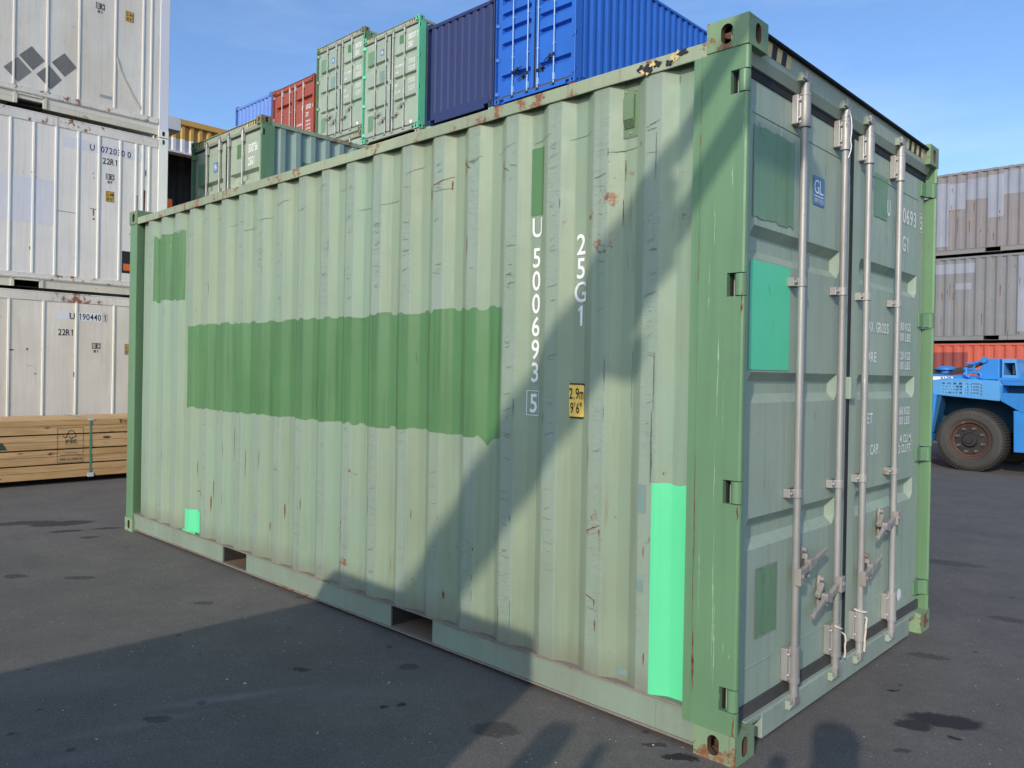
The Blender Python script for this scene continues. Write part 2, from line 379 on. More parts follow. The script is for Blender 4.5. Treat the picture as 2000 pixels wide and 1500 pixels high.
def pd(pts, s):
    for i in range(len(pts) - 1):
        if pts[i][0] <= s <= pts[i + 1][0]:
            t = (s - pts[i][0]) / max(1e-9, pts[i + 1][0] - pts[i][0]); return pts[i][1] + (pts[i + 1][1] - pts[i][1]) * t
    return pts[-1][1]

def dent(s_, z, H=2.896):
    e = math.sin(math.pi * min(1, max(0, (z - 0.165) / (H - 0.29))))
    return e * (0.006 * mnoise.noise(Vector((s_ * 1.1, 0, z * 0.9))) + 0.0016 * mnoise.noise(Vector((s_ * 5, 4, z * 3))))
def conform(mb, x0, x1, zt, zb, prof, off=0.0016, dx=0.012, mi=0, side=-1):
    """thin coat of paint that follows the corrugation; prof is in s=-x"""
    xs = {round(x0, 4), round(x1, 4)}
    k = x0
    while k < x1: xs.add(round(k, 4)); k += dx
    for s_, d in prof:
        if x0 < -s_ < x1: xs.add(round(-s_, 4))
    xs = sorted(xs)
    V = []; F = []; nr = max(1, int(abs(zt(xs[0]) - zb(xs[0])) / 0.05)); w = nr + 1
    for i, x in enumerate(xs):
        y = pd(prof, -x) - off; a, b = zb(x), zt(x)
        for j in range(w):
            z = a + (b - a) * j / nr; V.append((x, y + (dent(-x, z) if off else 0), z))
            if i and j: F.append(((i - 1) * w + j - 1, i * w + j - 1, i * w + j, (i - 1) * w + j))
    mb.add(V, F, mi, True)
def jag(base, amp, seed, slope=0.0, xr=0.0, step=0.05):
    def f(x):
        g = math.floor(x / step); random.seed(int(g * 31 + seed)); a = random.uniform(-1, 1)
        random.seed(int((g + 1) * 31 + seed)); b = random.uniform(-1, 1); t = x / step - g
        t = min(1, max(0, (t - 0.35) * 3.2))
        return base + slope * (x - xr) + amp * (a + (b - a) * t) + amp * 0.35 * mnoise.noise(Vector((x * 55, seed, 0)))
    return f
def blob(mb, cu, cv, ru, rv, fn, seed, mi=0, n=14, rag=0.35):
    pts = []
    for i in range(n):
        a = 2 * math.pi * i / n; r = 1 + rag * mnoise.noise(Vector((math.cos(a) * 1.7 + seed, math.sin(a) * 1.7, seed * 0.7)))*2
        pts.append(fn(cu + ru * r * math.cos(a), cv + rv * r * math.sin(a)))
    mb.add(pts + [fn(cu, cv)], [(i, (i + 1) % n, n) for i in range(n)], mi)

L20 = 6.058; WID = 2.438

def lock_rod(parent, y, z0, z1, xr, mats, side, guides=True, brackets=(1.917, 0.999), H=2.896):
    """vertical locking bar on a door, with cams, guides, brackets (side=-1: plates reach to smaller y)"""
    mb = MB(); mb.cyl((xr, y, z0 + 0.05), (xr, y, z1 - 0.05), 0.0165, n=16)
    for za, zb_ in ((z1 - 0.225, z1 - 0.105), (z0 + 0.11, z0 + 0.235)):
        mb.cyl((xr, y, za), (xr, y, zb_), 0.0245, n=16)
    mb.cyl((xr, y, z1 - 0.105), (xr, y, z1 - 0.095), 0.0265, n=16); mb.cyl((xr, y, z1 - 0.24), (xr, y, z1 - 0.225), 0.0265, n=16)
    mb.cyl((xr, y, z0 + 0.09), (xr, y, z0 + 0.11), 0.0265, n=16); mb.cyl((xr, y, z0 + 0.235), (xr, y, z0 + 0.25), 0.0255, n=16)
    mb.cyl((xr, y, z1 - 0.095), (xr, y, z1 - 0.05), 0.021, n=16); mb.cyl((xr, y, z0 + 0.03), (xr, y, z0 + 0.09), 0.019, n=16)
    rod = mb.build('locking_bar', mats['steel'], parent)
    # guide plates
    for za, zb_ in ((z1 - 0.228, z1 - 0.102), (z0 + 0.1, z0 + 0.24)):
        g = MB(); yo = side * 0.052
        g.box(xr - 0.042, xr - 0.012, y - 0.043, y + 0.026, za, zb_)
        g.prism([(xr - 0.03, y - 0.03), (xr - 0.006, y - 0.0255), (xr - 0.006, y + 0.0255), (xr - 0.03, y + 0.03)], 2, za + 0.004, zb_ - 0.004)
        for zz in (za + 0.025, zb_ - 0.025):
            g.cyl((xr - 0.012, y + side * 0.034, zz), (xr - 0.003, y + side * 0.034, zz), 0.0075, 0.005, n=8)
        g.build('bar_guide', mats['steel'], parent, bevel=0.003)
    # cams and keepers
    for zz, up in ((z1 - 0.028, 1), (z0 + 0.012, -1)):
        c = MB()
        c.prism([(y - 0.024, zz - 0.018), (y + 0.026, zz - 0.022), (y + 0.034, zz + 0.0), (y + 0.02, zz + 0.022), (y - 0.018, zz + 0.02)], 0, xr - 0.018, xr + 0.016)
        c.cyl((xr, y, zz - 0.03), (xr, y, zz + 0.03), 0.012, n=10)
        c.build('locking_cam', mats['steeld'], parent, bevel=0.003)
        k = MB()
        k.box(xr - 0.04, xr - 0.012, y - 0.062, y + 0.03, zz - 0.006 + up * 0.02, zz + 0.008 + up * 0.02)
        k.box(xr - 0.04, xr + 0.012, y - 0.062, y - 0.034, zz - 0.026, zz + 0.012)
        k.box(xr - 0.02, xr + 0.018, y - 0.06, y - 0.02, zz - 0.016, zz - 0.004)
        k.build('cam_keeper', mats['header'], parent, bevel=0.003)
    for zb_ in brackets:
        b = MB()
        b.box(xr - 0.042, xr - 0.012, y - 0.05, y + 0.022, zb_ - 0.019, zb_ + 0.019)
        n = 10; pr = []
        for i in range(n + 1):
            a = -math.pi / 2 + math.pi * i / n; pr.append((xr + 0.0215 * math.cos(a), y + 0.0215 * math.sin(a)))
        pr = [(xr - 0.036, y - 0.0215)] + pr + [(xr - 0.036, y + 0.0215)]
        b.prism(pr, 2, zb_ - 0.019, zb_ + 0.019)
        b.cyl((xr - 0.012, y - 0.037, zb_), (xr - 0.004, y - 0.037, zb_), 0.0075, 0.006, n=8)
        b.build('bar_bracket', mats['steel'], parent, bevel=0.002)

def handle(parent, yr, yt, zr, zt, xr, mats):
    """door handle: hub on the bar at (yr,zr), grip tip at (yt,zt), catch in between"""
    d = 1 if yt > yr else -1
    h = MB()
    h.box(xr - 0.004, xr + 0.026, yr - 0.022, yr + 0.022, zr - 0.04, zr + 0.035)         # hub plate on the bar
    h.cyl((xr + 0.0, yr, zr), (xr + 0.032, yr, zr), 0.011, n=10)
    ym = yr + d * 0.13; zm = zr + (zt - zr) * 0.45
    def bar(a, b, w0, w1, x0=xr - 0.002, x1=xr + 0.016):
        p = Vector(a); q = Vector(b); dd = (q - p).normalized(); nn = Vector((-dd.y, dd.x))
        h.prism([tuple(p + nn * w0), tuple(q + nn * w1), tuple(q - nn * w1), tuple(p - nn * w0)], 0, x0, x1)
    bar((yr, zr), (ym, zm), 0.016, 0.017); bar((ym - d * 0.03, zm - 0.004), (ym + d * 0.04, zm + 0.008), 0.026, 0.018, xr - 0.012, xr + 0.018)
    bar((ym + d * 0.03, zm + 0.006), (yt, zt), 0.0125, 0.010, xr - 0.002, xr + 0.016)
    h.build('door_handle', mats['steeld'], parent, bevel=0.004)
    c = MB(); yc = yr + d * 0.13; zc = zr + (zt - zr) * 0.3
    c.prism([(yc - 0.018, zc - 0.06), (yc + 0.02, zc - 0.06), (yc + 0.022, zc + 0.05), (yc + 0.004, zc + 0.085), (yc - 0.012, zc + 0.085), (yc - 0.02, zc + 0.05)], 0, xr - 0.042, xr - 0.03)
    c.cyl((xr - 0.04, yc - 0.002, zc + 0.068), (xr - 0.012, yc - 0.002, zc + 0.068), 0.013, 0.010, n=10)
    c.cyl((xr - 0.04, yc, zc - 0.045), (xr + 0.004, yc, zc - 0.045), 0.014, 0.010, n=10)
    c.prism([(yc - 0.02, zc + 0.03), (yc + d * 0.06, zc - 0.01), (yc + d * 0.07, zc + 0.012), (yc - 0.01, zc + 0.055)], 0, xr - 0.03, xr - 0.006)
    c.build('handle_catch', mats['steeld'], parent, bevel=0.004)

def door_leaf(root, ya, yb, ga, gb, za, zb, grooves, mats, xd=-0.063, first=True, dep=0.036, sl=0.038, st=0.038):
    mb = MB()
    us = [ya, ga, ga + 0.035, gb - 0.035, gb, yb]
    zs = [za]; ins = set()
    for lo, hi in sorted(grooves):
        k = len(zs); zs += [lo, lo + sl, hi - st, hi]; ins |= {k + 1, k + 2}
    zs.append(zb)
    U = list(range(len(us))); Vv = list(range(len(zs)))
    mb.grid(U, Vv, lambda i, j: (xd - (dep if (i in (2, 3) and j in ins) else 0), us[i], zs[j]))
    mb.box(xd - 0.12, xd - 0.105, ya, yb, za, zb)
    for y in (ya, yb): mb.add([(xd, y, za), (xd, y, zb), (xd - 0.045, y, zb), (xd - 0.045, y, za)], [(0, 1, 2, 3)])
    for z in (za, zb): mb.add([(xd, ya, z), (xd, yb, z), (xd - 0.045, yb, z), (xd - 0.045, ya, z)], [(0, 1, 2, 3)])
    # raised frame member along the meeting edge / hinge edge and weld seams
    top = max(h for _, h in grooves); bot = min(l for l, _ in grooves)
    for z in (top + 0.45, bot - 0.48): mb.box(xd, xd + 0.003, ga, gb, z - 0.002, z + 0.003)
    e0, e1 = (gb + 0.006, yb) if first else (ya, ga - 0.006)
    mb.box(xd, xd + 0.006, e0, e1, za, zb)
    return mb.build('door', mats['door'], root, bevel=0.002)

def container(name, label, cat, loc, rz, mats, H=2.896, L=L20, main=False, hc=True, group=None, far_detail=True, grooves=((1.985, 2.12), (1.395, 1.523), (0.795, 0.925)),
              near_end='door', hazard=False, first=None):
    """closed box: door (or blind) end at local x=0, length along -x, width along +y"""
    root = thing(name, label, cat, loc, rz, group)
    Ht = H - 0.065
    prof = rounded(corr_profile(0.235, L - 0.235, first=0.431)) if main else corr_profile(0.19, L - 0.15)
    rt = [mats['casting'], M['core']]; rtt = [mats['castingt'], M['core']]
    # castings
    for x, sx in ((0, 1), (-L, -1)):
        for y, sy in ((0, -1), (WID, 1)):
            for z, sz in ((0, -1), (H, 1)):
                if not far_detail and sx == -1: 
                    mb = MB(); mb.box(x, x + 0.178, y, y - sy * 0.162, z, z - sz * 0.118); mb.build('corner_casting', mats['casting'], root); continue
                mb = MB(); casting(mb, x, y, z, sx, sy, sz)
                mb.build('corner_casting', rtt if sz == 1 else rt, root, bevel=0.007 if main else 0)
    # posts
    z0, z1 = 0.117, H - 0.117
    hz = [h for h in (2.642, 1.858, 1.055, 0.25)] if H > 2.7 else [2.35, 1.65, 0.95, 0.25]
    for y, sy in ((0, 1), (WID, -1)):
        mb = MB(); Y = lambda a: y + sy * a
        cuts = [(h - 0.046, h + 0.046) for h in sorted(hz)] if near_end == 'door' else []
        segs = []; zc = z0
        for a, b in cuts: segs.append((zc, a, False)); segs.append((a, b, True)); zc = b
        segs.append((zc, z1, False))
        full = [(-0.235, 0.005), (-0.012, 0.005), (-0.004, 0.009), (-0.001, 0.017), (-0.001, 0.027), (-0.012, 0.030), (-0.20, 0.03), (-0.235, 0.03)]
        notch = [(-0.235, 0.005), (-0.074, 0.005), (-0.074, 0.03), (-0.235, 0.03)]
        for a, b, nc in segs:
            mb.prism([(p[0], Y(p[1])) for p in (notch if nc else full)], 2, a, b)
        mb.box(-0.235, -0.215, Y(0.03), Y(0.075), z0, z1)
        mb.box(-0.15, -0.135, Y(0.03), Y(0.09), z0, z1)          # inner jamb seen in the cut-outs
        if main and sy == 1: mb.box(-0.201, -0.199, Y(0.0035), Y(0.0055), z0, z1)
        mb.build('corner_post', mats['post'], root, wn=False)
        if near_end == 'door':
            for h in hz:
                p = MB(); p.cyl((-0.024, Y(0.0235), h - 0.042), (-0.024, Y(0.0235), h + 0.042), 0.0225, n=16)
                p.prism([(-0.035, Y(0.012)), (-0.006, Y(0.03)), (-0.045, Y(0.075)), (-0.052, Y(0.13)), (-0.063, Y(0.13)), (-0.063, Y(0.05))], 2, h - 0.04, h + 0.04)
                p.build('hinge', mats['post'], root, bevel=0.002 if main else 0)
        mb = MB(); mb.box(-L + 0.006, -L + 0.158, Y(0.006), Y(0.1), z0, z1); mb.build('corner_post', mats['post'], root, bevel=0.006 if main else 0)
        # top rail
        mb = MB(); mb.box(-L + 0.178, -0.178, Y(0.004), Y(0.055), Ht - 0.062, Ht)
        if main and sy == 1:
            mb = MB(); xs = [-L + 0.178 + i * (L - 0.356) / 60 for i in range(61)]
            bow = lambda x, k: 0.0035 * mnoise.noise(Vector((x * 1.7, k, 0))) + 0.0015 * mnoise.noise(Vector((x * 9, k, 3)))
            sec = [(0.004, Ht - 0.062), (0.004, Ht), (0.055, Ht), (0.055, Ht - 0.062)]
            sec = [(0.052, Ht - 0.006), (0.011, Ht - 0.006), (0.011, Ht - 0.058), (0.009, Ht - 0.062), (0.004, Ht - 0.060), (0.004, Ht - 0.002), (0.007, Ht), (0.055, Ht), (0.055, Ht - 0.006)]
            mb.grid(range(9), range(61), lambda i, j: (xs[j], Y(sec[i][0]) + bow(xs[j], 1), sec[i][1] + bow(xs[j], 9)))
        mb.build('top_rail', mats['rail'], root, bevel=0.003 if main else 0)
        # bottom rail with fork pockets
        pk = [(-2.155, -1.79), (-4.20, -3.84)] if L < 7 else [(-7.3, -6.9), (-5.3, -4.9)]
        mb = MB(); x = -0.178
        for a, b in sorted(pk, reverse=True) + [(None, -L + 0.158)]:
            e = b if a is not None else b
            mb.box(e, x, Y(0.022), Y(0.034), 0.03, 0.158)
            if a is not None: x = a
        if main: mb.box(-0.372, -0.368, Y(0.019), Y(0.023), 0.03, 0.158)
        mb.build('bottom_rail', mats['lowrail'], root)
        mb = MB(); mb.box(-L + 0.158, -0.178, Y(0.012), Y(0.05), 0.022, 0.031); mb.box(-L + 0.158, -0.235, Y(0.008), Y(0.075), 0.158, 0.167)
        mb.build('rail_flange', M['dirt'] if main else mats['lowrail'], root, bevel=0.002 if main else 0)
        # side wall
        mb = MB()
        if main and sy == 1:
            zs = [0.165 + i * (Ht - 0.008 - 0.165) / 44 for i in range(45)]
            def fn(i, z):
                s_, d = prof[i]; return (-s_, Y(d + dent(s_, z)), z)
            mb.grid(list(range(len(prof))), zs, fn, smooth=True)
        else:
            mb.grid(list(range(len(prof))), [0.16, Ht - 0.055], lambda i, z: (-prof[i][0], Y(prof[i][1]), z))
        mb.build('side_wall', mats['side'], root, wn=(main and sy == 1))
    # fork tunnels
    for a, b in pk:
        mb = MB(); mb.box(a, b, 0.03, WID - 0.03, 0.024, 0.033, 0)
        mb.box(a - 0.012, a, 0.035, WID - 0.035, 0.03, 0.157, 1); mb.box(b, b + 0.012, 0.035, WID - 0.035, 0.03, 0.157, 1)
        mb.build('fork_pocket', [M['wood_floor'], M['wall_shade']], root)
    # floor, roof
    mb = MB(); mb.box(-L + 0.15, -0.16, 0.08, WID - 0.08, 0.157, 0.19); mb.build('floor', M['dark'], root)
    mb = MB(); n = int((L - 0.3) / 0.21); xs = [-0.15 - i * (L - 0.3) / (2 * n) for i in range(2 * n + 1)]
    mb.grid(range(len(xs)), (0.05, WID - 0.05), lambda i, y: (xs[i], y, Ht - 0.002 + (0.018 if i % 4 in (1, 2) else 0))); mb.build('roof', mats['rail'], root)
    # blind end
    def blind(x, sg, nm, wmat):
        mb = MB(); pr = corr_profile(0.1, WID - 0.1, pitch=0.25, flat=0.11, web=0.035, depth=0.04, base=0.02, first=0.22)
        mb.grid(range(len(pr)), (0.16, Ht - 0.05), lambda i, z: (x - sg * pr[i][1], pr[i][0], z)); mb.build('end_wall', wmat, root)
        mb = MB(); mb.box(x - sg * 0.008, x - sg * 0.07, 0.162, WID - 0.162, Ht - 0.07, Ht + 0.01); mb.build('end_rail', wmat, root)
        mb = MB(); mb.box(x - sg * 0.008, x - sg * 0.05, 0.162 + 0.16, WID - 0.162 - 0.16, 0.02, 0.11); mb.box(x - sg * 0.008, x - sg * 0.05, 0.162, WID - 0.162, 0.11, 0.27); mb.build('end_sill', wmat, root)
    blind(-L, -1, 'end', mats['side'])
    if near_end != 'door':
        blind(0, 1, 'end', mats['side']); return root, prof
    # header, sill
    s = H - 2.896
    mb = MB(); mb.prism([(-0.10, 2.738 + s), (-0.048, 2.738 + s), (-0.030, 2.775 + s), (-0.028, 2.866 + s), (-0.036, 2.878 + s), (-0.10, 2.878 + s)], 1, 0.05, WID - 0.05)
    mb.build('door_header', mats['header'], root)
    mb = MB(); mb.box(-0.2, 0.012 - 0.02, 0.162, WID - 0.162, 2.862 + s, 2.872 + s); mb.build('header_plate', M['dark'] if main else mats['rail'], root)
    mb = MB(); mb.box(-0.09, -0.028, 0.285, WID - 0.285, 0.014, 0.118); mb.box(-0.085, -0.031, 0.15, WID - 0.15, 0.098, 0.122)
    mb.box(-0.12, -0.092, 0.15, WID - 0.15, 0.02, 0.12); mb.build('door_sill', mats['sill'], root, bevel=0.004 if main else 0)
    ya, yc0, yc1, yb = 0.055, 1.196, 1.242, WID - 0.055
    za, zb = 0.172, 2.70 + s
    gs = [(a, b) for a, b in grooves]; dk_ = {} if main else (dict(dep=0.075, sl=0.05, st=0.02) if hc else dict(dep=0.10, sl=0.07, st=0.02))
    if not main and hc: gs = [(a - 0.01, b + 0.012) for a, b in gs]
    d1 = door_leaf(root, ya, yc0, 0.165, 1.093, za, zb, gs, mats, first=True, **dk_)
    d2 = door_leaf(root, yc1, yb, 1.345, 2.273, za, zb, gs, mats, first=False, **dk_)
    for d, a, b in ((d1, ya, yc0), (d2, yc1, yb)):
        g = MB(); g.box(-0.10, -0.058, a - 0.012, b + 0.012, zb, zb + 0.052); g.build('door_gasket', M['rubber'], d)
        g = MB(); g.box(-0.10, -0.052, a - 0.012, b + 0.012, za - 0.052, za); g.build('door_gasket', M['rubberg'], d)
    g = MB(); g.box(-0.10, -0.052, yc0, yc0 + 0.032, za - 0.03, zb + 0.05); g.build('door_gasket', M['rubber'], d1)
    g = MB(); g.box(-0.10, -0.070, yb, yb + 0.02, za, zb); g.build('door_gasket', M['rubber'], d2); g = MB(); g.box(-0.10, -0.070, ya - 0.02, ya, za, zb); g.build('door_gasket', M['rubber'], d1)
    if main or hc:
        g = MB(); g.box(-0.058, -0.030, yc0 - 0.01, yc0 + 0.05, 1.40, 1.51); g.build('cover_plate', mats['door'], d1, bevel=0.004)
    ys = (0.565, 1.028, 1.342, 1.815)
    zt = 2.83 + s
    br = (1.917, 0.999) if main or H > 2.7 else (1.7, 0.9)
    for i, y in enumerate(ys):
        lock_rod(d1 if i < 2 else d2, y, 0.085, zt, -0.020, mats, -1, brackets=br)
    q = 0.0
    handle(d1, 0.565, 0.86, 0.640, 0.715, -0.014, mats); handle(d1, 1.028, 0.72, 0.525, 0.425, -0.014, mats)
    handle(d2, 1.815, 1.54, 0.745, 0.665, -0.014, mats); handle(d2, 1.342, 1.60, 0.495, 0.565, -0.014, mats)
    return root, prof

def mats_of(**kw):
    d = dict(side=M['side'], post=M['post'], casting=M['casting'], castingt=M['casting_top'], rail=M['rail'], lowrail=M['lowrail'], door=M['door'], header=M['header'], sill=M['sill'], steel=M['steel'], steeld=M['steeld'])
    d.update(kw); return d
#@@SETTING
# ------------------------------------------------------------------ ground
def ground():
    k = NB('asphalt')
    co = k.tc.outputs['Object']
    n1 = k.noise(0.35, 6, 0.6, co); n2 = k.noise(2.2, 8, 0.7, co); n3 = k.noise(95, 4, 0.85, co); n4 = k.noise(38, 6, 0.8, co)
    n5 = k.noise(14, 6, 0.75, co)
    c = k.mix(k.rng(n1, 0.3, 0.7), (0.142, 0.131, 0.117), (0.186, 0.170, 0.150))
    c = k.mix(k.rng(n5, 0.38, 0.66, 0, 0.45), c, (0.080, 0.074, 0.068)); c = k.mix(k.rng(n5, 0.56, 0.72, 0, 0.4), c, (0.27, 0.25, 0.225))
    c = k.mix(k.rng(n2, 0.40, 0.70, 0, 0.5), c, (0.075, 0.070, 0.066))
    c = k.mix(k.rng(n3, 0.53, 0.70, 0, 0.85), c, (0.24, 0.23, 0.215))
    c = k.mix(k.rng(n3, 0.47, 0.30, 0, 0.8), c, (0.028, 0.027, 0.027))
    c = k.mix(k.rng(n4, 0.54, 0.72, 0, 0.4), c, (0.19, 0.18, 0.17))
    # traffic wear, drawn out along the driving direction
    w = k.noise(1.0, 6, 0.6, k.scl((1.6, 0.28, 1), co)); c = k.mix(k.rng(w, 0.55, 0.8, 0, 0.35), c, (0.135, 0.13, 0.128))
    w = k.noise(1.0, 5, 0.6, k.scl((0.5, 2.6, 1), co)); c = k.mix(k.rng(w, 0.58, 0.8, 0, 0.35), c, (0.045, 0.045, 0.046))
    # pale specks
    v = k.vor(26, co); v2 = k.noise(5, 4, 0.7, co)
    sp = k.math('MULTIPLY', k.rng(v, 0.07, 0.15, 1.0, 0.0), k.rng(v2, 0.55, 0.60)); c = k.mix(sp, c, (0.5, 0.48, 0.45))
    # oil drips of all sizes
    dv = k.vor(4.3, k.scl((1, 1, 1), co)); dm = k.math('MULTIPLY', k.rng(k.math('ADD', dv, k.math('MULTIPLY', n5, 0.16)), 0.135, 0.17, 1.0, 0.0), k.rng(k.noise(1.3, 3, 0.5, co), 0.46, 0.52))
    c = k.mix(k.math('MULTIPLY', dm, 0.6), c, (0.028, 0.028, 0.030))
    # known stains
    wv = k.n('ShaderNodeTexNoise'); wv.inputs['Scale'].default_value = 11; wv.inputs['Detail'].default_value = 8; wv.inputs['Roughness'].default_value = 0.7; k.l(co, wv.inputs[0])
    off = k.n('ShaderNodeVectorMath', operation='MULTIPLY_ADD'); k.l(wv.outputs['Color'], off.inputs[0]); off.inputs[1].default_value = (0.13, 0.13, 0); k.l(co, off.inputs[2])
    tot = None
    for x, y, rx, ry, ang, st in STAINS:
        mpn = k.n('ShaderNodeMapping', vector_type='TEXTURE'); mpn.inputs['Location'].default_value = (x + 0.065, y + 0.065, 0); mpn.inputs['Rotation'].default_value = (0, 0, ang); mpn.inputs['Scale'].default_value = (rx, ry, 1)
        k.l(off.outputs[0], mpn.inputs[0]); ln = k.n('ShaderNodeVectorMath', operation='LENGTH'); k.l(mpn.outputs[0], ln.inputs[0])
        f = k.rng(ln.outputs['Value'], 0.85, 1.10, st, 0.0)
        tot = f if tot is None else k.math('MAXIMUM', tot, f)
    c = k.mix(tot, c, (0.026, 0.026, 0.029))
    tot = None
    for x, y, rx, ry, ang, st in DUSTY:
        mpn = k.n('ShaderNodeMapping', vector_type='TEXTURE'); mpn.inputs['Location'].default_value = (x + 0.065, y + 0.065, 0); mpn.inputs['Rotation'].default_value = (0, 0, ang); mpn.inputs['Scale'].default_value = (rx, ry, 1)
        k.l(off.outputs[0], mpn.inputs[0]); ln = k.n('ShaderNodeVectorMath', operation='LENGTH'); k.l(mpn.outputs[0], ln.inputs[0])
        f = k.rng(ln.outputs['Value'], 0.1, 1.3, st, 0.0); f = k.math('MULTIPLY', f, k.rng(n2, 0.35, 0.6))
        tot = f if tot is None else k.math('MAXIMUM', tot, f)
    c = k.mix(tot, c, (0.26, 0.26, 0.255))
    nb = k.bump(n3, 0.55, 0.004); nb = k.bump(n4, 0.3, 0.006, nb); nb = k.bump(n2, 0.2, 0.02, nb)
    m_ = k.fin(c, k.rng(n4, 0.3, 0.7, 0.72, 0.95), 0, nb, 0.25)
    mb = MB(); S = 900
    mb.add([(-S, -S, 0), (S, -S, 0), (S, S, 0), (-S, S, 0)], [(0, 1, 2, 3)])
    o = mb.build('ground', m_, recalc=False); o['kind'] = 'structure'
STAINS = [(0.45, 1.07, 0.16, 0.075, 0.5, 0.9), (0.36, 0.92, 0.085, 0.055, 0.6, 0.85), (0.17, 1.26, 0.035, 0.018, 0.6, 1), (0.53, 0.91, 0.035, 0.018, 0.4, 1), (0.40, 0.62, 0.05, 0.02, 0.9, 0.6),
          (-0.86, -0.42, 0.10, 0.07, 0.7, 0.55), (-1.33, -0.54, 0.022, 0.022, 0, 0.95), (-1.37, -0.62, 0.022, 0.02, 0, 0.9), (-1.93, -1.39, 0.06, 0.04, 0.8, 0.85), (-1.97, -1.18, 0.03, 0.02, .5, 0.8), (-2.0, -0.65, 0.04, 0.03, 0.6, 0.7),
          (-6.7, -0.33, 0.28, 0.13, 1.2, 0.75), (-6.95, -0.6, 0.3, 0.10, 1.2, 0.7), (-6.3, -0.42, 0.14, 0.05, 1.2, 0.8), (-6.2, -0.1, 0.12, 0.05, 1.2, 0.7), (-4.89, -1.17, 0.10, 0.05, 0.8, 0.6), (-4.55, -0.85, 0.11, 0.05, 0.8, 0.6), (-5.9, -0.35, 0.08, 0.04, 1, 0.7),
          (-0.2, -0.07, 0.07, 0.035, 0.6, 0.95), (-0.33, -0.06, 0.05, 0.022, 0.6, 0.7), (-1.66, -0.24, 0.06, 0.035, 0.6, 0.5), (-3.4, -0.5, 0.06, 0.04, 0.6, 0.5), (-3.1, 0.0, 0.04, 0.03, 0.6, 0.5), (0.9, 1.7, 0.09, 0.05, 0.3, 0.5), (0.15, 1.9, 0.10, 0.05, 0.3, 0.45), (0.3, 3.0, 0.12, 0.06, 0.3, 0.4), (-0.4, 4.4, 0.3, 0.1, 0.3, 0.4)]
DUSTY = [(-1.95, -1.1, 0.42, 0.045, 1.15, 0.55), (-1.95, -1.5, 0.3, 0.05, 1.3, 0.5), (-1.78, -1.68, 0.25, 0.06, 1.2, 0.5), (-1.55, -0.6, 0.5, 0.12, 0.9, 0.25), (-2.6, -1.5, 0.5, 0.15, 0.9, 0.2)]
ground()
mb = MB(); random.seed(21)
for i in range(5200):
    d = 1.2 + 16 * random.random() ** 1.7; a = random.uniform(math.radians(70), math.radians(205)); x = CX + d * math.cos(a); y = CY + d * math.sin(a)
    if -6.1 < x < 0.02 and -0.02 < y < 2.5: continue
    big = random.random(); r = random.uniform(0.0012, 0.0035) if big < 0.93 else random.uniform(0.004, 0.011); an = random.uniform(0, 3.1); n = random.choice((3, 4, 5)); h = r * random.uniform(0.2, 0.6)
    P_ = [(x + r * random.uniform(0.6, 1.5) * math.cos(an + 2 * math.pi * j / n), y + r * random.uniform(0.5, 1.2) * math.sin(an + 2 * math.pi * j / n), 0.0005) for j in range(n)]
    mb.add(P_ + [(x, y, h)], [(j, (j + 1) % n, n) for j in range(n)], random.choice((0, 0, 0, 1, 2)) if big < 0.93 else random.choice((0, 1)))
gr = mb.build('grit', [flat('pale_grit', (0.46, 0.44, 0.40), 0.8), flat('grey_grit', (0.26, 0.25, 0.235), 0.8), flat('dark_grit', (0.03, 0.03, 0.03), 0.8)]); gr['kind'] = 'stuff'; tag(gr, 'pale grit and small crumbs scattered over the asphalt', 'grit')

# ------------------------------------------------------------------ main container
root, prof = container('shipping_container', 'big weathered pale green shipping container with grey-green doors in the foreground', 'shipping container', (0, 0, 0), 0, mats_of(), main=True)
kids = {}
for o in root.children: kids.setdefault(o.name.split('.')[0], []).append(o)
doorL, doorR = sorted([o for o in root.children if o.name.startswith('door') and o.data and o.name.split('.')[0] == 'door'], key=lambda o: min(v.co.y for v in o.data.vertices))
SF = lambda x, z: (x, pd(prof, -x) + dent(-x, z) - 0.003, z)
# painted-over areas on the side
mb = MB(); conform(mb, -5.56, -4.975, jag(2.615, 0.014, 3), jag(2.055, 0.014, 5), prof); mb.build('paint_patch', M['patch'], root, label='square dark green brushed patch near the far end')
mb = MB()
zt = jag(1.828, 0.013, 11); zb_ = jag(1.172, 0.010, 17)
conform(mb, -4.86, -1.318, zt, lambda x: zb_(x) - 0.0 - (0.05 * max(0, 1 - abs(x + 1.42) / 0.05)), prof); mb.build('paint_patch', M['patch'], root, label='long dark green brushed band across the side')
mb = MB(); conform(mb, -1.146, -1.062, lambda x: 2.588, jag(2.262, 0.003, 2), prof, off=0.002); mb.build('paint_patch', M['patch'], root, label='narrow dark green strip above the white number')
mb = MB(); conform(mb, -0.404, -0.258, jag(1.052, 0.006, 21), jag(0.165, 0.0, 22), prof, off=0.0025)
conform(mb, -0.404, -0.258, lambda x: 0.171, lambda x: 0.1705, [(0, 0.003), (7, 0.003)], off=0)
mb.build('paint_patch', M['mint'], root, label='tall bright mint patch beside the corner post')
mb = MB(); conform(mb, -4.875, -4.645, jag(0.352, 0.006, 31), jag(0.175, 0.0, 32), prof, off=0.0025)
mb.add([(-4.89, 0.014, 0.17), (-4.65, 0.014, 0.17), (-4.65, 0.0125, 0.185), (-4.885, 0.0125, 0.185)], [(0, 1, 2, 3)]); mb.build('paint_patch', M['mint'], root, label='small bright mint patch low near the far end')
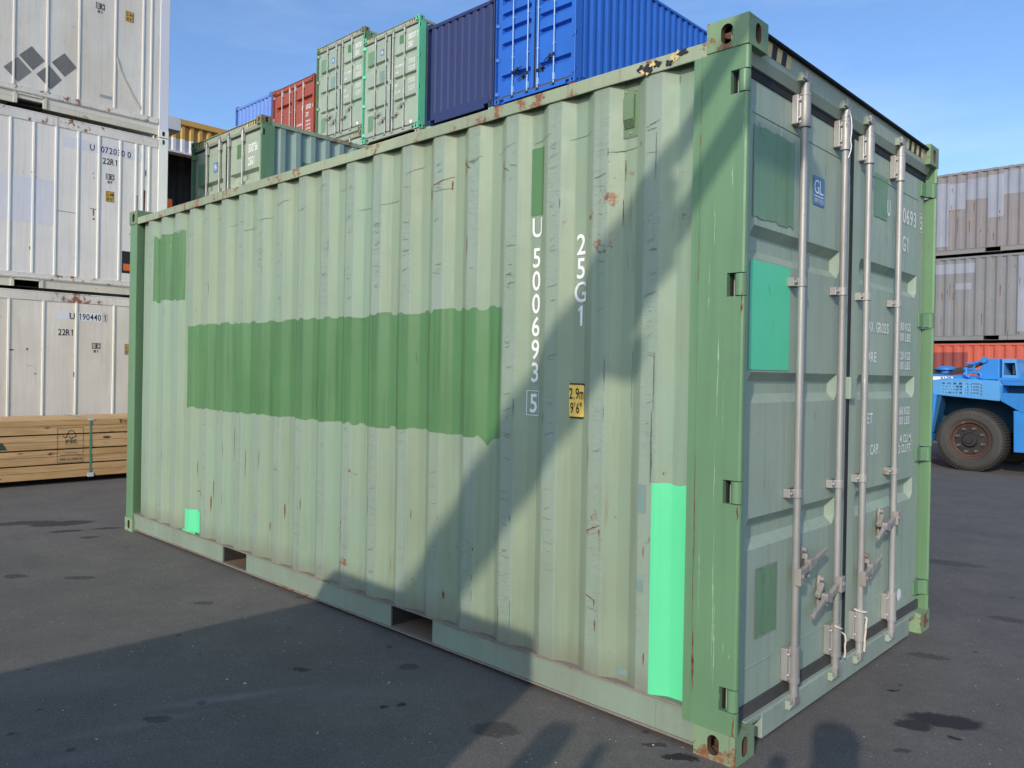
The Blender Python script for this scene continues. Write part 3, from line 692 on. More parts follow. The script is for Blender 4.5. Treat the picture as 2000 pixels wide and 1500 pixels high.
for x0, x1, z1, z0, sd in ((-0.472, -0.432, 1.035, 0.915, 41), (-0.478, -0.440, 0.63, 0.585, 43), (-0.60, -0.52, 0.222, 0.188, 45)):
    mb = MB(); conform(mb, x0, x1, jag(z1, 0.006, sd), jag(z0, 0.006, sd + 1), prof, off=0.002); mb.build('paint_patch', M['patchs'], root)
# lettering on the side (white, one character above another)
sign([('U', -1.126, 2.158, 0.052, 0.092, SF, 0.012)] + [(ch, -1.130, 2.012 - i * 0.1105, 0.052, 0.092, SF, 0.012) for i, ch in enumerate('500693')], M['white'], root, 'number_digit')
mb = MB()
put_text(mb, '5', -1.134, 1.312, 0.050, 0.088, SF, bold=0.012); frame_lines(mb, -1.152, -1.072, 1.296, 1.417, 0.003, SF); mb.build('check_digit', M['white'], root)
sign([(ch, -0.858, 2.05 - i * 0.1095, 0.052, 0.092, SF, 0.012) for i, ch in enumerate('25G1')], M['white'], root, 'size_code_digit')
mb = MB(); LF = lambda x, z: (x, 0.0465 - 0.002, z)
def rrect(mb, u0, u1, v0, v1, r, fn, mi=0):
    pts = []
    for cx_, cy_, a0 in ((u1 - r, v1 - r, 0), (u0 + r, v1 - r, 90), (u0 + r, v0 + r, 180), (u1 - r, v0 + r, 270)):
        for i in range(5): a = math.radians(a0 + i * 22.5); pts.append(fn(cx_ + r * math.cos(a), cy_ + r * math.sin(a)))
    mb.add(pts, [tuple(range(len(pts)))], mi)
rrect(mb, -0.900, -0.790, 1.296, 1.458, 0.012, lambda u, v: (u, 0.0445 + dent(0.845, 1.37), v), 0)
rrect(mb, -0.892, -0.798, 1.304, 1.450, 0.008, lambda u, v: (u, 0.0435 + dent(0.845, 1.37), v), 1)
put_text(mb, '2,9m', -0.885, 1.386, 0.082, 0.05, lambda u, v: (u, 0.0425 + dent(0.845, 1.37), v), 0, bold=0.014)
put_text(mb, "9'6\"", -0.878, 1.320, 0.066, 0.048, lambda u, v: (u, 0.0425 + dent(0.845, 1.37), v), 0, bold=0.014)
mb.build('height_label', [M['black'], M['yellow']], root)
# vent
ym = pd(prof, 0.567) + dent(0.567, 2.64)
mb = MB(); Y0 = ym - 0.004
mb.box(-0.608, -0.524, Y0, ym + 0.002, 2.533, 2.752)
vent = mb.build('vent', M['steel'], root, bevel=0.002)
mb = MB(); mb.prism([(Y0 - 0.001, 2.722), (Y0 - 0.012, 2.716), (Y0 - 0.017, 2.70), (Y0 - 0.017, 2.612), (Y0 - 0.004, 2.572), (Y0 - 0.001, 2.572)], 0, -0.600, -0.545)
mb.box(-0.606, -0.526, Y0 - 0.002, Y0, 2.537, 2.748)
mb.build('vent_hood', painted('vent_green', (0.15, 0.23, 0.125), 0.1, 0.05, 0.2, 0.2, 0.5), vent, bevel=0.0025)
mb = MB()
for i in range(9):
    for j in range(6):
        u = -0.595 + i * 0.0056; t = (j + 0.5) / 6; z = 2.612 - 0.04 * t; y = Y0 - 0.0172 + 0.013 * t
        mb.box(u, u + 0.003, y - 0.0008, y + 0.001, z - 0.0022, z + 0.0012)
mb.build('vent_grille', M['dark'], vent, kind='stuff')
for x, z in ((-0.594, 2.735), (-0.541, 2.735), (-0.567, 2.552)):
    mb = MB(); mb.cyl((x, Y0 - 0.002, z), (x, Y0 - 0.008, z), 0.0075, 0.004, n=10); mb.build('bolt', M['steel'], vent)
# black and yellow remains on the top rail
mb = MB(); TF = lambda x, z: (x, 0.0 + 0.0008, z)
random.seed(5)
for i, (x, z, rx, rz_, mi) in enumerate([(-0.49, 2.800, 0.02, 0.012, 0), (-0.475, 2.785, 0.018, 0.010, 1), (-0.452, 2.79, 0.018, 0.016, 0), (-0.435, 2.805, 0.016, 0.012, 1), (-0.41, 2.80, 0.018, 0.012, 0), (-0.335, 2.805, 0.013, 0.018, 1), (-0.315, 2.81, 0.010, 0.016, 1), (-0.29, 2.815, 0.025, 0.012, 0), (-0.352, 2.79, 0.02, 0.01, 0), (-0.46, 2.772, 0.008, 0.006, 1)]):
    blob(mb, x, z, rx, rz_, lambda u, v, q=i: (u, -0.0012 - 0.0004 * q / 10 + 0.004 - 0.002, v), i * 3.1, mi, rag=0.5)
mb.build('hazard_stripe', [M['black'], M['cream']], root)
# rust marks, scratches on the side: thin irregular flecks
mb = MB(); random.seed(12)
def fleck(x, z, w, h, mi, sd, slant=0.0):
    n = max(3, int(h / 0.012)); V = []
    for i in range(n + 1):
        t = i / n; ww = w * (0.35 + 0.65 * math.sin(math.pi * min(1, t * 1.1 + 0.05))) * (0.7 + 0.6 * abs(mnoise.noise(Vector((sd, t * 6, 1)))))
        xx = x + slant * t + 0.2 * w * mnoise.noise(Vector((sd * 3, t * 5, 7)))
        for q in (-0.5, 0.5):
            X_ = xx + q * ww; V.append((X_, pd(prof, -X_) + dent(-X_, z - h * t) - 0.0027, z - h * t))
    mb.add(V, [(2 * i, 2 * i + 1, 2 * i + 3, 2 * i + 2) for i in range(n)], mi)
def cross(x0, z0, x1, z1, w, mi, sd):
    n = 8; V = []
    for i in range(n + 1):
        t = i / n; X_ = x0 + (x1 - x0) * t; zz = z0 + (z1 - z0) * t + 0.006 * mnoise.noise(Vector((sd, t * 5, 3))); ww = w * (0.5 + abs(mnoise.noise(Vector((sd, t * 9, 9)))) * 1.6)
        yy = pd(prof, -X_) + dent(-X_, zz) - 0.0027; V += [(X_, yy, zz - ww / 2), (X_, yy, zz + ww / 2)]
    mb.add(V, [(2 * i, 2 * i + 2, 2 * i + 3, 2 * i + 1) for i in range(n)], mi)
fleck(-0.326, 2.745, 0.008, 0.035, 2, 1)
for x, z, w, h, mi in ((-4.64, 0.50, 0.022, 0.03, 0), (-4.62, 0.47, 0.02, 0.16, 1), (-4.60, 0.46, 0.008, 0.22, 0), (-4.42, 0.62, 0.008, 0.14, 0), (-4.44, 0.50, 0.012, 0.12, 0), (-4.70, 0.74, 0.006, 0.10, 0),
                       (-2.655, 0.57, 0.010, 0.03, 0), (-2.655, 0.545, 0.006, 0.13, 1), (-2.98, 0.72, 0.010, 0.03, 0), (-2.98, 0.69, 0.006, 0.08, 0), (-3.35, 0.58, 0.010, 0.10, 0), (-3.56, 0.42, 0.014, 0.05, 0),
                       (-0.673, 0.815, 0.010, 0.03, 0), (-0.67, 0.80, 0.010, 0.08, 1), (-0.695, 0.50, 0.008, 0.03, 0), (-0.69, 0.41, 0.008, 0.05, 0), (-0.60, 2.27, 0.006, 0.12, 0), (-0.592, 2.44, 0.007, 0.09, 0), (-1.32, 2.56, 0.012, 0.11, 1), (-1.60, 2.62, 0.016, 0.10, 1),
                       (-1.22, 0.80, 0.008, 0.03, 0), (-1.48, 0.60, 0.008, 0.02, 0), (-2.0, 0.72, 0.006, 0.05, 2), (-1.72, 0.32, 0.014, 0.04, 0), (-0.44, 0.78, 0.006, 0.05, 0), (-0.43, 0.33, 0.008, 0.05, 0), (-2.2, 0.42, 0.006, 0.12, 1), (-3.9, 0.9, 0.005, 0.2, 2), (-4.1, 1.05, 0.005, 0.25, 2),
                       (-4.05, 0.62, 0.007, 0.09, 0), (-0.414, 2.52, 0.005, 0.2, 2), (-0.405, 1.6, 0.006, 0.25, 2), (-0.412, 1.35, 0.007, 0.3, 2), (-0.41, 1.2, 0.010, 0.15, 2), (-1.87, 2.50, 0.012, 0.08, 0), (-1.71, 2.52, 0.010, 0.05, 0)):
    fleck(x, z, w, h, mi, x * 7 + z)
cross(-0.745, 0.80, -0.672, 0.832, 0.006, 0, 1); cross(-0.742, 0.785, -0.68, 0.80, 0.007, 1, 2); cross(-0.742, 0.515, -0.688, 0.492, 0.006, 0, 3); cross(-1.33, 2.53, -1.27, 2.50, 0.006, 0, 4); cross(-1.62, 2.60, -1.55, 2.56, 0.012, 0, 5)
cross(-4.70, 0.512, -4.58, 0.505, 0.010, 0, 6); cross(-1.85, 2.51, -1.70, 2.54, 0.004, 0, 8)
random.seed(77)
for c_i in range(20):                                    # scuffs from neighbouring boxes on the proud flats
    c0 = -(0.431 + 0.273 * c_i)
    n = random.randint(8, 40) if c_i < 9 else random.randint(4, 16)
    for j in range(n):
        z = random.uniform(1.5, 2.62) if random.random() < 0.62 else random.uniform(0.3, 1.4)
        if -4.86 < c0 < -1.3 and 1.15 < z < 1.85: continue
        if -5.57 < c0 < -4.96 and 2.04 < z < 2.63: continue
        if c0 > -0.45 and z < 1.06: continue
        a = random.uniform(-0.034, 0.0); b = random.uniform(0.005, 0.038); mi = 2
        cross(c0 + a, z, c0 + b, z + random.uniform(-0.012, 0.022), random.uniform(0.0014, 0.0034), mi, j * 3 + c_i)
    for j in range(random.randint(0, 5)):
        z = random.uniform(0.3, 2.5)
        if (-4.86 < c0 < -1.3 and 1.1 < z < 2.05) or (-5.57 < c0 < -4.96 and z > 2.0): continue
        if c0 > -0.45 and z < 1.3: continue
        fleck(c0 + random.choice((-0.04, 0.04)), z, random.uniform(0.003, 0.006), random.uniform(0.03, 0.16), random.choice((2, 2, 0)), j + c_i * 5)
for j in range(22):                                      # long fine bows across the panels near the top
    x = -5.6 + j * 0.235; z = random.uniform(2.45, 2.68); cross(x, z, x + 0.14, z + random.uniform(0.0, 0.04), 0.0026, 2, j)
mb.build('rust_marks', [M['rust'], M['rustpale'], M['scratch']], root, kind='stuff')
# long scratches on the post
mb = MB(); random.seed(3)
def pfleck(x, z, w, h, mi, sd):
    n = max(4, int(h / 0.02)); V = []
    for i in range(n + 1):
        t = i / n; ww = w * (0.3 + abs(mnoise.noise(Vector((sd, t * 8, 1)))) * 2.2) * math.sin(math.pi * min(0.98, max(0.03, t))); xx = x + 0.004 * mnoise.noise(Vector((sd * 3, t * 3, 7)))
        V += [(xx - ww / 2, 0.0036, z - h * t), (xx + ww / 2, 0.0036, z - h * t)]
    mb.add(V, [(2 * i, 2 * i + 1, 2 * i + 3, 2 * i + 2) for i in range(n)], mi)
for x, z, w, h, mi in ((-0.105, 1.72, 0.004, 0.42, 0), (-0.112, 1.25, 0.004, 0.3, 0), (-0.108, 0.92, 0.005, 0.62, 0), (-0.10, 0.62, 0.006, 0.35, 0), (-0.13, 2.2, 0.005, 0.2, 0), (-0.20, 2.3, 0.004, 0.9, 1), (-0.196, 1.2, 0.005, 0.7, 1), (-0.193, 0.52, 0.006, 0.3, 1), (-0.19, 0.40, 0.008, 0.16, 1), (-0.06, 0.47, 0.004, 0.05, 0), (-0.035, 0.43, 0.005, 0.02, 0), (-0.07, 0.27, 0.004, 0.03, 0), (-0.15, 2.0, 0.003, 0.3, 0), (-0.06, 2.35, 0.004, 0.12, 0), (-0.012, 0.20, 0.012, 0.10, 1), (-0.01, 1.83, 0.008, 0.10, 1), (-0.01, 1.02, 0.007, 0.07, 1), (-0.2, 2.72, 0.005, 0.45, 1), (-0.17, 0.9, 0.003, 0.4, 0), (-0.08, 1.5, 0.003, 0.25, 0)):
    pfleck(x, z, w, h, mi, x * 31 + z)
mb.build('post_scratches', [M['chip'], M['rust']], root, kind='stuff')
# ---- door decorations
XD = -0.063
DF = lambda o: (lambda y, z: (XD + o, y, z))
def dpatch(y0, y1, z0, z1, mat, par, lab=None, amp=0.008, sd=1, off=0.003):
    ft = jag(z1, amp, sd, step=0.035); fb = jag(z0, amp, sd + 3, step=0.035); n = max(4, int((y1 - y0) / 0.012)); V = []
    for i in range(n + 1):
        y = y0 + (y1 - y0) * i / n; V += [(XD + off, y, fb(y)), (XD + off, y, ft(y))]
    mb = MB(); mb.add(V, [(2 * i, 2 * i + 2, 2 * i + 3, 2 * i + 1) for i in range(n)]); o = mb.build('paint_patch', mat, par)
    if lab: o['label'] = lab
dpatch(0.178, 0.562, 2.155, 2.525, M['patchd'], doorL, 'dark green brushed square at the top of the left door', 0.007, 4)
dpatch(0.168, 0.540, 1.532, 1.978, M['mintd'], doorL, 'mint green patch on the left door', 0.0, 5)
dpatch(0.272, 0.462, 0.425, 0.705, M['patchd'], doorL, 'small dark green rectangle low on the left door', 0.004, 6)
dpatch(1.55, 1.742, 2.365, 2.595, M['patchd'], doorR, 'dark green square before the white U', 0.002, 7)
mb = MB(); frame_lines(mb, 0.266, 0.468, 0.418, 0.712, 0.004, DF(0.0035)); mb.build('patch_outline', M['cream'] if False else flat('old_glue', (0.34, 0.30, 0.24)), doorL)
mb = MB(); rrect(mb, 0.762, 0.892, 2.298, 2.432, 0.012, DF(0.0030), 1)
put_text(mb, 'GL', 0.778, 2.352, 0.10, 0.062, DF(0.0036), 0, bold=0.0); rect(mb, 0.776, 0.880, 2.338, 2.342, DF(0.0036), 0); put_text(mb, 'CERTIFIED', 0.778, 2.312, 0.10, 0.017, DF(0.0036), 0)
mb.build('certified_sticker', [M['white'], M['glblue']], doorL)
T = DF(0.0036)
sign([('U', 1.748, 2.398, 0.036, 0.086, T, 0.018), ('0693', 1.998, 2.398, 0.240, 0.086, T, 0.018), ('G1', 2.003, 2.238, 0.112, 0.086, T, 0.018)], M['white'], doorR, 'white_number')
mb = MB(); put_text(mb, '5', 2.312, 2.402, 0.036, 0.080, T, bold=0.018); frame_lines(mb, 2.291, 2.368, 2.386, 2.497, 0.003, T); mb.build('check_digit', M['white'], doorR)
sign([(s_, y1_ - 0.031 * len(s_), z_, 0.031 * len(s_), 0.046, T, 0.02) for s_, y1_, z_ in (('480 KGS', 2.178, 1.783), ('200 LBS', 2.178, 1.722), ('220 KGS', 2.182, 1.617), ('900 LBS', 2.182, 1.560), ('260 KGS', 2.19, 1.300), ('300 LBS', 2.19, 1.243), ('37.4 CU.M.', 2.235, 1.138), ('1322 CU.FT.', 2.235, 1.081))]
     + [(s_, y0_, z_, w_, 0.054, T, 0.02) for s_, y0_, w_, z_ in (('MAX. GROSS', 1.452, 0.35, 1.752), ('TARE', 1.452, 0.168, 1.592), ('NET', 1.452, 0.125, 1.268), ('CU. CAP.', 1.428, 0.268, 1.100))], M['white'], doorR, 'weight_marking')
mb = MB(); blob(mb, 2.062, 0.262, 0.034, 0.036, T, 3.3, 0, 18, 0.12); mb.build('round_sticker', M['white'], doorR)
# hazard stripes on the header
hm = [o for o in root.children if o.name.startswith('door_header')][0]
for y0_, y1_, nn, sgn in ((0.205, 0.430, 5, 1), (1.93, 2.235, 7, 1)):
    w_ = (y1_ - y0_) / nn; mb = MB()
    for i in range(nn):
        a = y0_ + i * w_; XH = lambda z: -0.028 + 0.0012 - (2.866 - z) * 0.022
        mb.add([(XH(2.800), a - 0.0, 2.800), (XH(2.800), a + w_, 2.800), (XH(2.858), a + w_ + 0.012, 2.858), (XH(2.858), a + 0.012, 2.858)], [(0, 1, 2, 3)], i % 2)
    mb.build('hazard_stripe', [M['cream'], M['black']], hm)
mb = MB(); random.seed(9)
for i in range(60):
    y = random.uniform(0.2, 2.3); z = random.uniform(0.2, 2.65)
    if any(lo - 0.02 < z < hi + 0.02 for lo, hi in ((1.985, 2.12), (1.395, 1.523), (0.795, 0.925))) or 1.09 < y < 1.35: continue
    V = []; w = random.uniform(0.0015, 0.004); h = random.uniform(0.01, 0.05); sl = random.uniform(-0.5, 0.5)
    mb.add([(XD + 0.0034, y, z), (XD + 0.0034, y + w, z), (XD + 0.0034, y + w * 0.6 + sl * h, z - h), (XD + 0.0034, y + sl * h, z - h)], [(0, 1, 2, 3)], random.choice((0, 0, 1)))
mb.build('door_scratches', [M['scratch'], M['rust']], doorL, kind='stuff')

# ties on the locking bars
def rope(pts, r, label, nm='knotted_rope', mat=None):
    mb = MB(); mb.tube(pts, r, 7); o = mb.build(nm, mat or M['rope']); tag(o, label, 'cord')
def ring(y, z, r=0.028, a0=0, a1=2 * math.pi, n=14, dz=0.0, xr=-0.02): return [(xr + r * math.cos(a0 + (a1 - a0) * i / n), y + r * math.sin(a0 + (a1 - a0) * i / n), z + dz * i / n) for i in range(n + 1)]
rope([(0.0, 0.985, 2.705), (0.006, 0.968, 2.73), (0.008, 0.962, 2.75), (0.008, 0.975, 2.765), (0.008, 0.995, 2.762), (0.012, 1.008, 2.735), (0.014, 1.012, 2.70), (0.014, 1.01, 2.665), (0.014, 1.0, 2.63), (0.014, 1.012, 2.60), (0.014, 1.0, 2.57), (0.010, 0.985, 2.54)] , 0.0026, 'white wire twisted round the top of the second locking bar', 'twisted_wire', M['white'])
rope(ring(1.028, 0.325, 0.027, -1.4, 1.6, 10, -0.03) + [(0.012, 1.06, 0.275), (0.014, 1.066, 0.25), (0.012, 1.062, 0.22), (0.012, 1.068, 0.19), (0.01, 1.064, 0.165)], 0.0045, 'off-white cord tied low on the second locking bar from the left')
rope(ring(1.342, 0.335, 0.03, -2.2, 2.2, 14, -0.02) + [(0.012, 1.35, 0.29), (0.014, 1.33, 0.26), (0.012, 1.336, 0.23), (0.012, 1.325, 0.20), (0.01, 1.33, 0.16), (0.01, 1.325, 0.13)], 0.0055, 'frayed cord tied low on the third locking bar from the left')
#@@BACK
# ------------------------------------------------------------------ far container stack
def cm(tag_, col, rust=0.15, alt=None, side=None, door=None, **kw):
    """one set of container materials in one colour"""
    a = painted(tag_ + '_paint', col, 0.08, rust, 0.2, 0.2, 0.45, alt=alt, altf=0.4, bump=0.3, **kw)
    dk = painted(tag_ + '_frame_paint', col, 0.08, rust * 1.2, 0.2, 0.2, 0.45, bump=0.3)
    st = painted(tag_ + '_bar_paint', lerp(col, (0.45, 0.45, 0.45), 0.75), 0.08, 0.0, 0.2, 0.2, 0.4)
    return dict(side=side or a, post=dk, casting=dk, castingt=dk, rail=dk, lowrail=dk, door=door or a, header=dk, sill=dk, steel=st, steeld=M['steeld'])
RZ = -math.pi / 2
GR = 'containers in the far stack'
green = mats_of(side=painted('far_green_side', (0.27, 0.36, 0.31), 0.1, 0.1, 0.3, 0.2), steeld=M['steeld'])
green2 = dict(green, post=M['mint_post'] if 'mint_post' in M else painted('mint_post_paint', (0.14, 0.55, 0.33), 0.06, 0.1, 0.1, 0.2, 0.45))
green2['casting'] = green2['castingt'] = green2['post']
def far_marks(root, num, gold=False, mint=False, low=True):
    D_ = [o for o in root.children if o.name.split('.')[0] == 'door']; D_.sort(key=lambda o: min(v.co.y for v in o.data.vertices)); a, b = D_
    dpatch(0.178, 0.50, 2.13, 2.50, M['patch'] if mint else M['patchd'], a)
    dpatch(1.56, 1.75, 2.36, 2.59, M['patch'], b)
    if low: dpatch(0.22, 0.47, 0.30, 0.74, M['patchd'], a); dpatch(0.72, 0.98, 1.55, 1.86, M['patchs'], a)
    mb = MB(); rrect(mb, 0.74, 0.892, 2.27, 2.44, 0.012, DF(0.0030), 1); put_text(mb, 'GL', 0.765, 2.345, 0.10, 0.062, DF(0.0036), 0, bold=0.02); rect(mb, 0.766, 0.87, 2.33, 2.336, DF(0.0036), 0); put_text(mb, 'CERTIFIED', 0.765, 2.298, 0.104, 0.02, DF(0.0036), 0)
    mb.build('certified_sticker', [M['white'], M['glblue']], a)
    T = DF(0.0040); it = [('U', 1.765, 2.405, 0.05, 0.13, T, 0.03), (num, 1.935, 2.405, 0.29, 0.13, T, 0.03), ('25G1', 1.935, 2.20, 0.20, 0.13, T, 0.03)]
    if gold: it.append(('7', 2.275, 2.405, 0.045, 0.12, T, 0.03))
    sign(it, M['white'], b, 'white_number')
    if low:
        it = [(t + (' KGS' if i % 2 == 0 else ' LBS') if i < 6 else t + (' CU.M' if i == 6 else ' CU.FT'), 1.95, (1.83, 1.76, 1.65, 1.58, 1.33, 1.26, 1.13, 1.06)[i], 0.27, 0.052, T, 0.02) for i, t in enumerate(('30,480', '67,200', '2,220', '4,900', '28,260', '62,300', '37.4', '1,322'))]
        it += [(t, 1.41, z, w, 0.058, T, 0.02) for t, z, w in (('MAX. GROSS', 1.78, 0.32), ('TARE', 1.61, 0.14), ('NET', 1.28, 0.11), ('CU. CAP.', 1.10, 0.24))]
        sign(it, M['white'], b, 'weight_marking')
    mb = MB(); blob(mb, 2.08, 0.24, 0.045, 0.045, T, 3.3, 0, 14, 0.1); mb.build('round_sticker', M['white'], b)
    hm = [o for o in root.children if o.name.startswith('door_header')][0]
    for y0_, nn in ((0.20, 8), (1.93, 8)):
        mb = MB()
        for i in range(nn):
            w_ = 0.035; q = y0_ + i * w_; XH = lambda z: -0.0262 - (2.866 - z) * 0.022
            mb.add([(XH(2.80), q, 2.80), (XH(2.80), q + w_, 2.80), (XH(2.858), q + w_ + 0.02, 2.858), (XH(2.858), q + 0.02, 2.858)], [(0, 1, 2, 3)], i % 2)
        mb.build('hazard_stripe', [M['cream'], M['black']], hm)

# left hand pair behind the refrigerated boxes
root, p_ = container('shipping_container', 'pale green container just behind the foreground container, number 500756 on its doors', 'shipping container', (-12.2, 3.31, 2.51), RZ, mats_of(side=painted('shaded_green_side', (0.25, 0.35, 0.30), 0.1, 0.1, 0.3, 0.2)), group='green containers with certified stickers')
far_marks(root, '500756', low=True)
mb = MB(); pr = rounded(corr_profile(0.19, L20 - 0.15))
for i in range(1):
    V = []; xs = [-(0.75 + j * 0.0125) for j in range(130)]
    for x in xs: y = WID - pd(pr, -x) + 0.003; V += [(x, y, 1.35), (x, y, 2.32)]
    mb.add(V, [(2 * j, 2 * j + 2, 2 * j + 3, 2 * j + 1) for j in range(129)], 0)
mb.build('paint_patch', M['patch'], root)
plain = cm('dull_green', (0.24, 0.33, 0.26))
container('shipping_container', 'container directly under the green one numbered 500756', 'shipping container', (-12.2, 3.34, 0), RZ, plain, H=2.505, near_end='blind', far_detail=False)

Z_ = {}
# upper row, left to right
lb = cm('light_blue', (0.13, 0.25, 0.62)); rd = cm('red_brown', (0.36, 0.085, 0.05), 0.1, alt=(0.30, 0.07, 0.045)); nv = cm('navy', (0.028, 0.040, 0.125), 0.0); bl = cm('bright_blue', (0.022, 0.13, 0.52), 0.05)
rd['steel'] = painted('pale_bar', (0.55, 0.48, 0.45), 0.08, 0, 0.2, 0.2)
bl['steel'] = painted('blue_bar', (0.25, 0.42, 0.68), 0.05, 0, 0.1, 0.1, 0.3); bl['steeld'] = M['black']
container('shipping_container', 'light blue container showing its ribbed end, leftmost in the far upper row', 'shipping container', (-24.5, 10.35, 7.93), RZ, lb, H=2.591, near_end='blind', far_detail=False)
root, p_ = container('shipping_container', 'red container with white writing between the light blue and the green ones', 'shipping container', (-21.98, 10.35, 7.90), RZ, rd, H=2.591, hc=False, far_detail=False, grooves=((1.86, 2.02),  (0.5, 0.65)))
D_ = sorted([o for o in root.children if o.name.split('.')[0] == 'door'], key=lambda o: min(v.co.y for v in o.data.vertices))
T = DF(0.0105)
sign([('U', 1.72, 1.60, 0.06, 0.16, T, 0.03), ('247602', 1.93, 1.60, 0.28, 0.14, T, 0.03), ('4', 2.28, 1.60, 0.035, 0.12, T, 0.03), ('22G1', 1.93, 1.38, 0.17, 0.13, T, 0.03)], M['white'], D_[1], 'white_number')
sign([(t, 1.93, 1.20 - i * 0.115, 0.27, 0.062, T, 0.02) for i, t in enumerate(('30,480 KGS', '67,200 LBS', '2,200 KGS', '4,850 LBS', '28,280 KGS', '62,350 LBS', '33.2 CU.M', '1,172 CU.FT'))] + [(t, 1.42, 1.16 - i * 0.23, (0.30, 0.13, 0.1, 0.2)[i], 0.065, T, 0.02) for i, t in enumerate(('MAX GROSS', 'TARE', 'NET', 'CU CAP'))], M['white'], D_[1], 'weight_marking')
mb = MB(); blob(mb, 0.84, 1.02, 0.085, 0.13, T, 1.3, 0, 14, 0.12); mb.build('round_sticker', M['white'], D_[0])
drt = painted('dark_red_touch_up', (0.21, 0.045, 0.04), 0.1, 0, 0.3, 0.2)
for q in ((0.19, 0.50, 0.9, 1.45), (0.62, 0.95, 0.75, 1.12)): mb = MB(); rect(mb, *q, DF(0.004)); mb.build('paint_patch', drt, D_[0])
root, p_ = container('shipping_container', 'pale green container with dull green posts, right of the red one in the upper row', 'shipping container', (-19.42, 10.35, 8.29), RZ, green, far_detail=False, group='green containers with certified stickers'); far_marks(root, '500758')
root, p_ = container('shipping_container', 'pale green container with bright mint corner posts, beside the navy one', 'shipping container', (-16.70, 10.10, 7.72), RZ, green2, far_detail=False, group='green containers with certified stickers'); far_marks(root, '500737', gold=True)
container('shipping_container', 'navy blue container showing its ribbed blind end', 'shipping container', (-14.235, 10.35, 7.79), RZ, nv, H=2.591, near_end='blind', far_detail=False)
root, p_ = container('shipping_container', 'bright blue container with blue locking bars, rightmost in the far upper row', 'shipping container', (-11.76, 10.35, 7.78), RZ, bl, H=2.896, hc=False, far_detail=False,
                     grooves=((2.32, 2.47), (1.97, 2.12), (1.62, 1.77), (1.27, 1.42), (0.52, 0.67)))
# the layer under the upper row: only top corners show
rd2 = cm('dull_red', (0.26, 0.06, 0.045)); mt = cm('pale_mint', (0.30, 0.50, 0.40)); tan = cm('pale_tan', (0.42, 0.36, 0.26))
lab = 'container just showing under the '
for x, y, zt, mset, H_, nm, door in ((-24.5, 10.35, 7.915, plain, 2.59, 'light blue container', 0), (-21.98, 10.38, 7.885, plain, 2.59, 'red container', 0), (-19.42, 10.33, 8.275, green, 2.896, 'green container with dull green posts', 1), (-16.70, 10.14, 7.705, tan, 2.59, 'green container with mint posts', 0), (-14.235, 10.36, 7.775, mt, 2.59, 'navy container', 0), (-11.76, 10.36, 7.765, rd2, 2.59, 'bright blue container', 0)):
    r_, _ = container('shipping_container', lab + nm, 'shipping container', (x, y, zt - H_), RZ, mset, H=H_, near_end='door' if door else 'blind', far_detail=False)
    if door: 
        hm = [o for o in r_.children if o.name.startswith('door_header')][0]; mb = MB()
        for i in range(8):
            w_ = 0.035; q = 1.93 + i * w_; XH = lambda z: -0.0262 - (2.866 - z) * 0.022
            mb.add([(XH(2.80), q, 2.80), (XH(2.80), q + w_, 2.80), (XH(2.858), q + w_ + 0.02, 2.858), (XH(2.858), q + 0.02, 2.858)], [(0, 1, 2, 3)], i % 2)
        mb.build('hazard_stripe', [M['cream'], M['black']], hm)
    base = (zt - H_)
    for lv in range(2):
        hh = base / 2 - 0.01
        rr_ = thing('shipping_container', 'plain container ' + ('three' if lv == 0 else 'two') + ' places below the ' + nm + ' in the far stack', 'shipping container', (x, y, base / 2 * lv), RZ, 'lower containers of the far stack')
        mb = MB(); mb.box(-L20 + 0.05, -0.05, 0.05, WID - 0.05, 0.12, hh - 0.05); mb.build('body', plain['side'], rr_)
        mb = MB()
        for a in (0, -L20 + 0.178):
            for b in (0, WID - 0.162): mb.box(a - 0.178 if a == 0 else a - 0.178, a, b, b + 0.162, 0, hh)
        mb.build('corner_post', plain['post'], rr_)

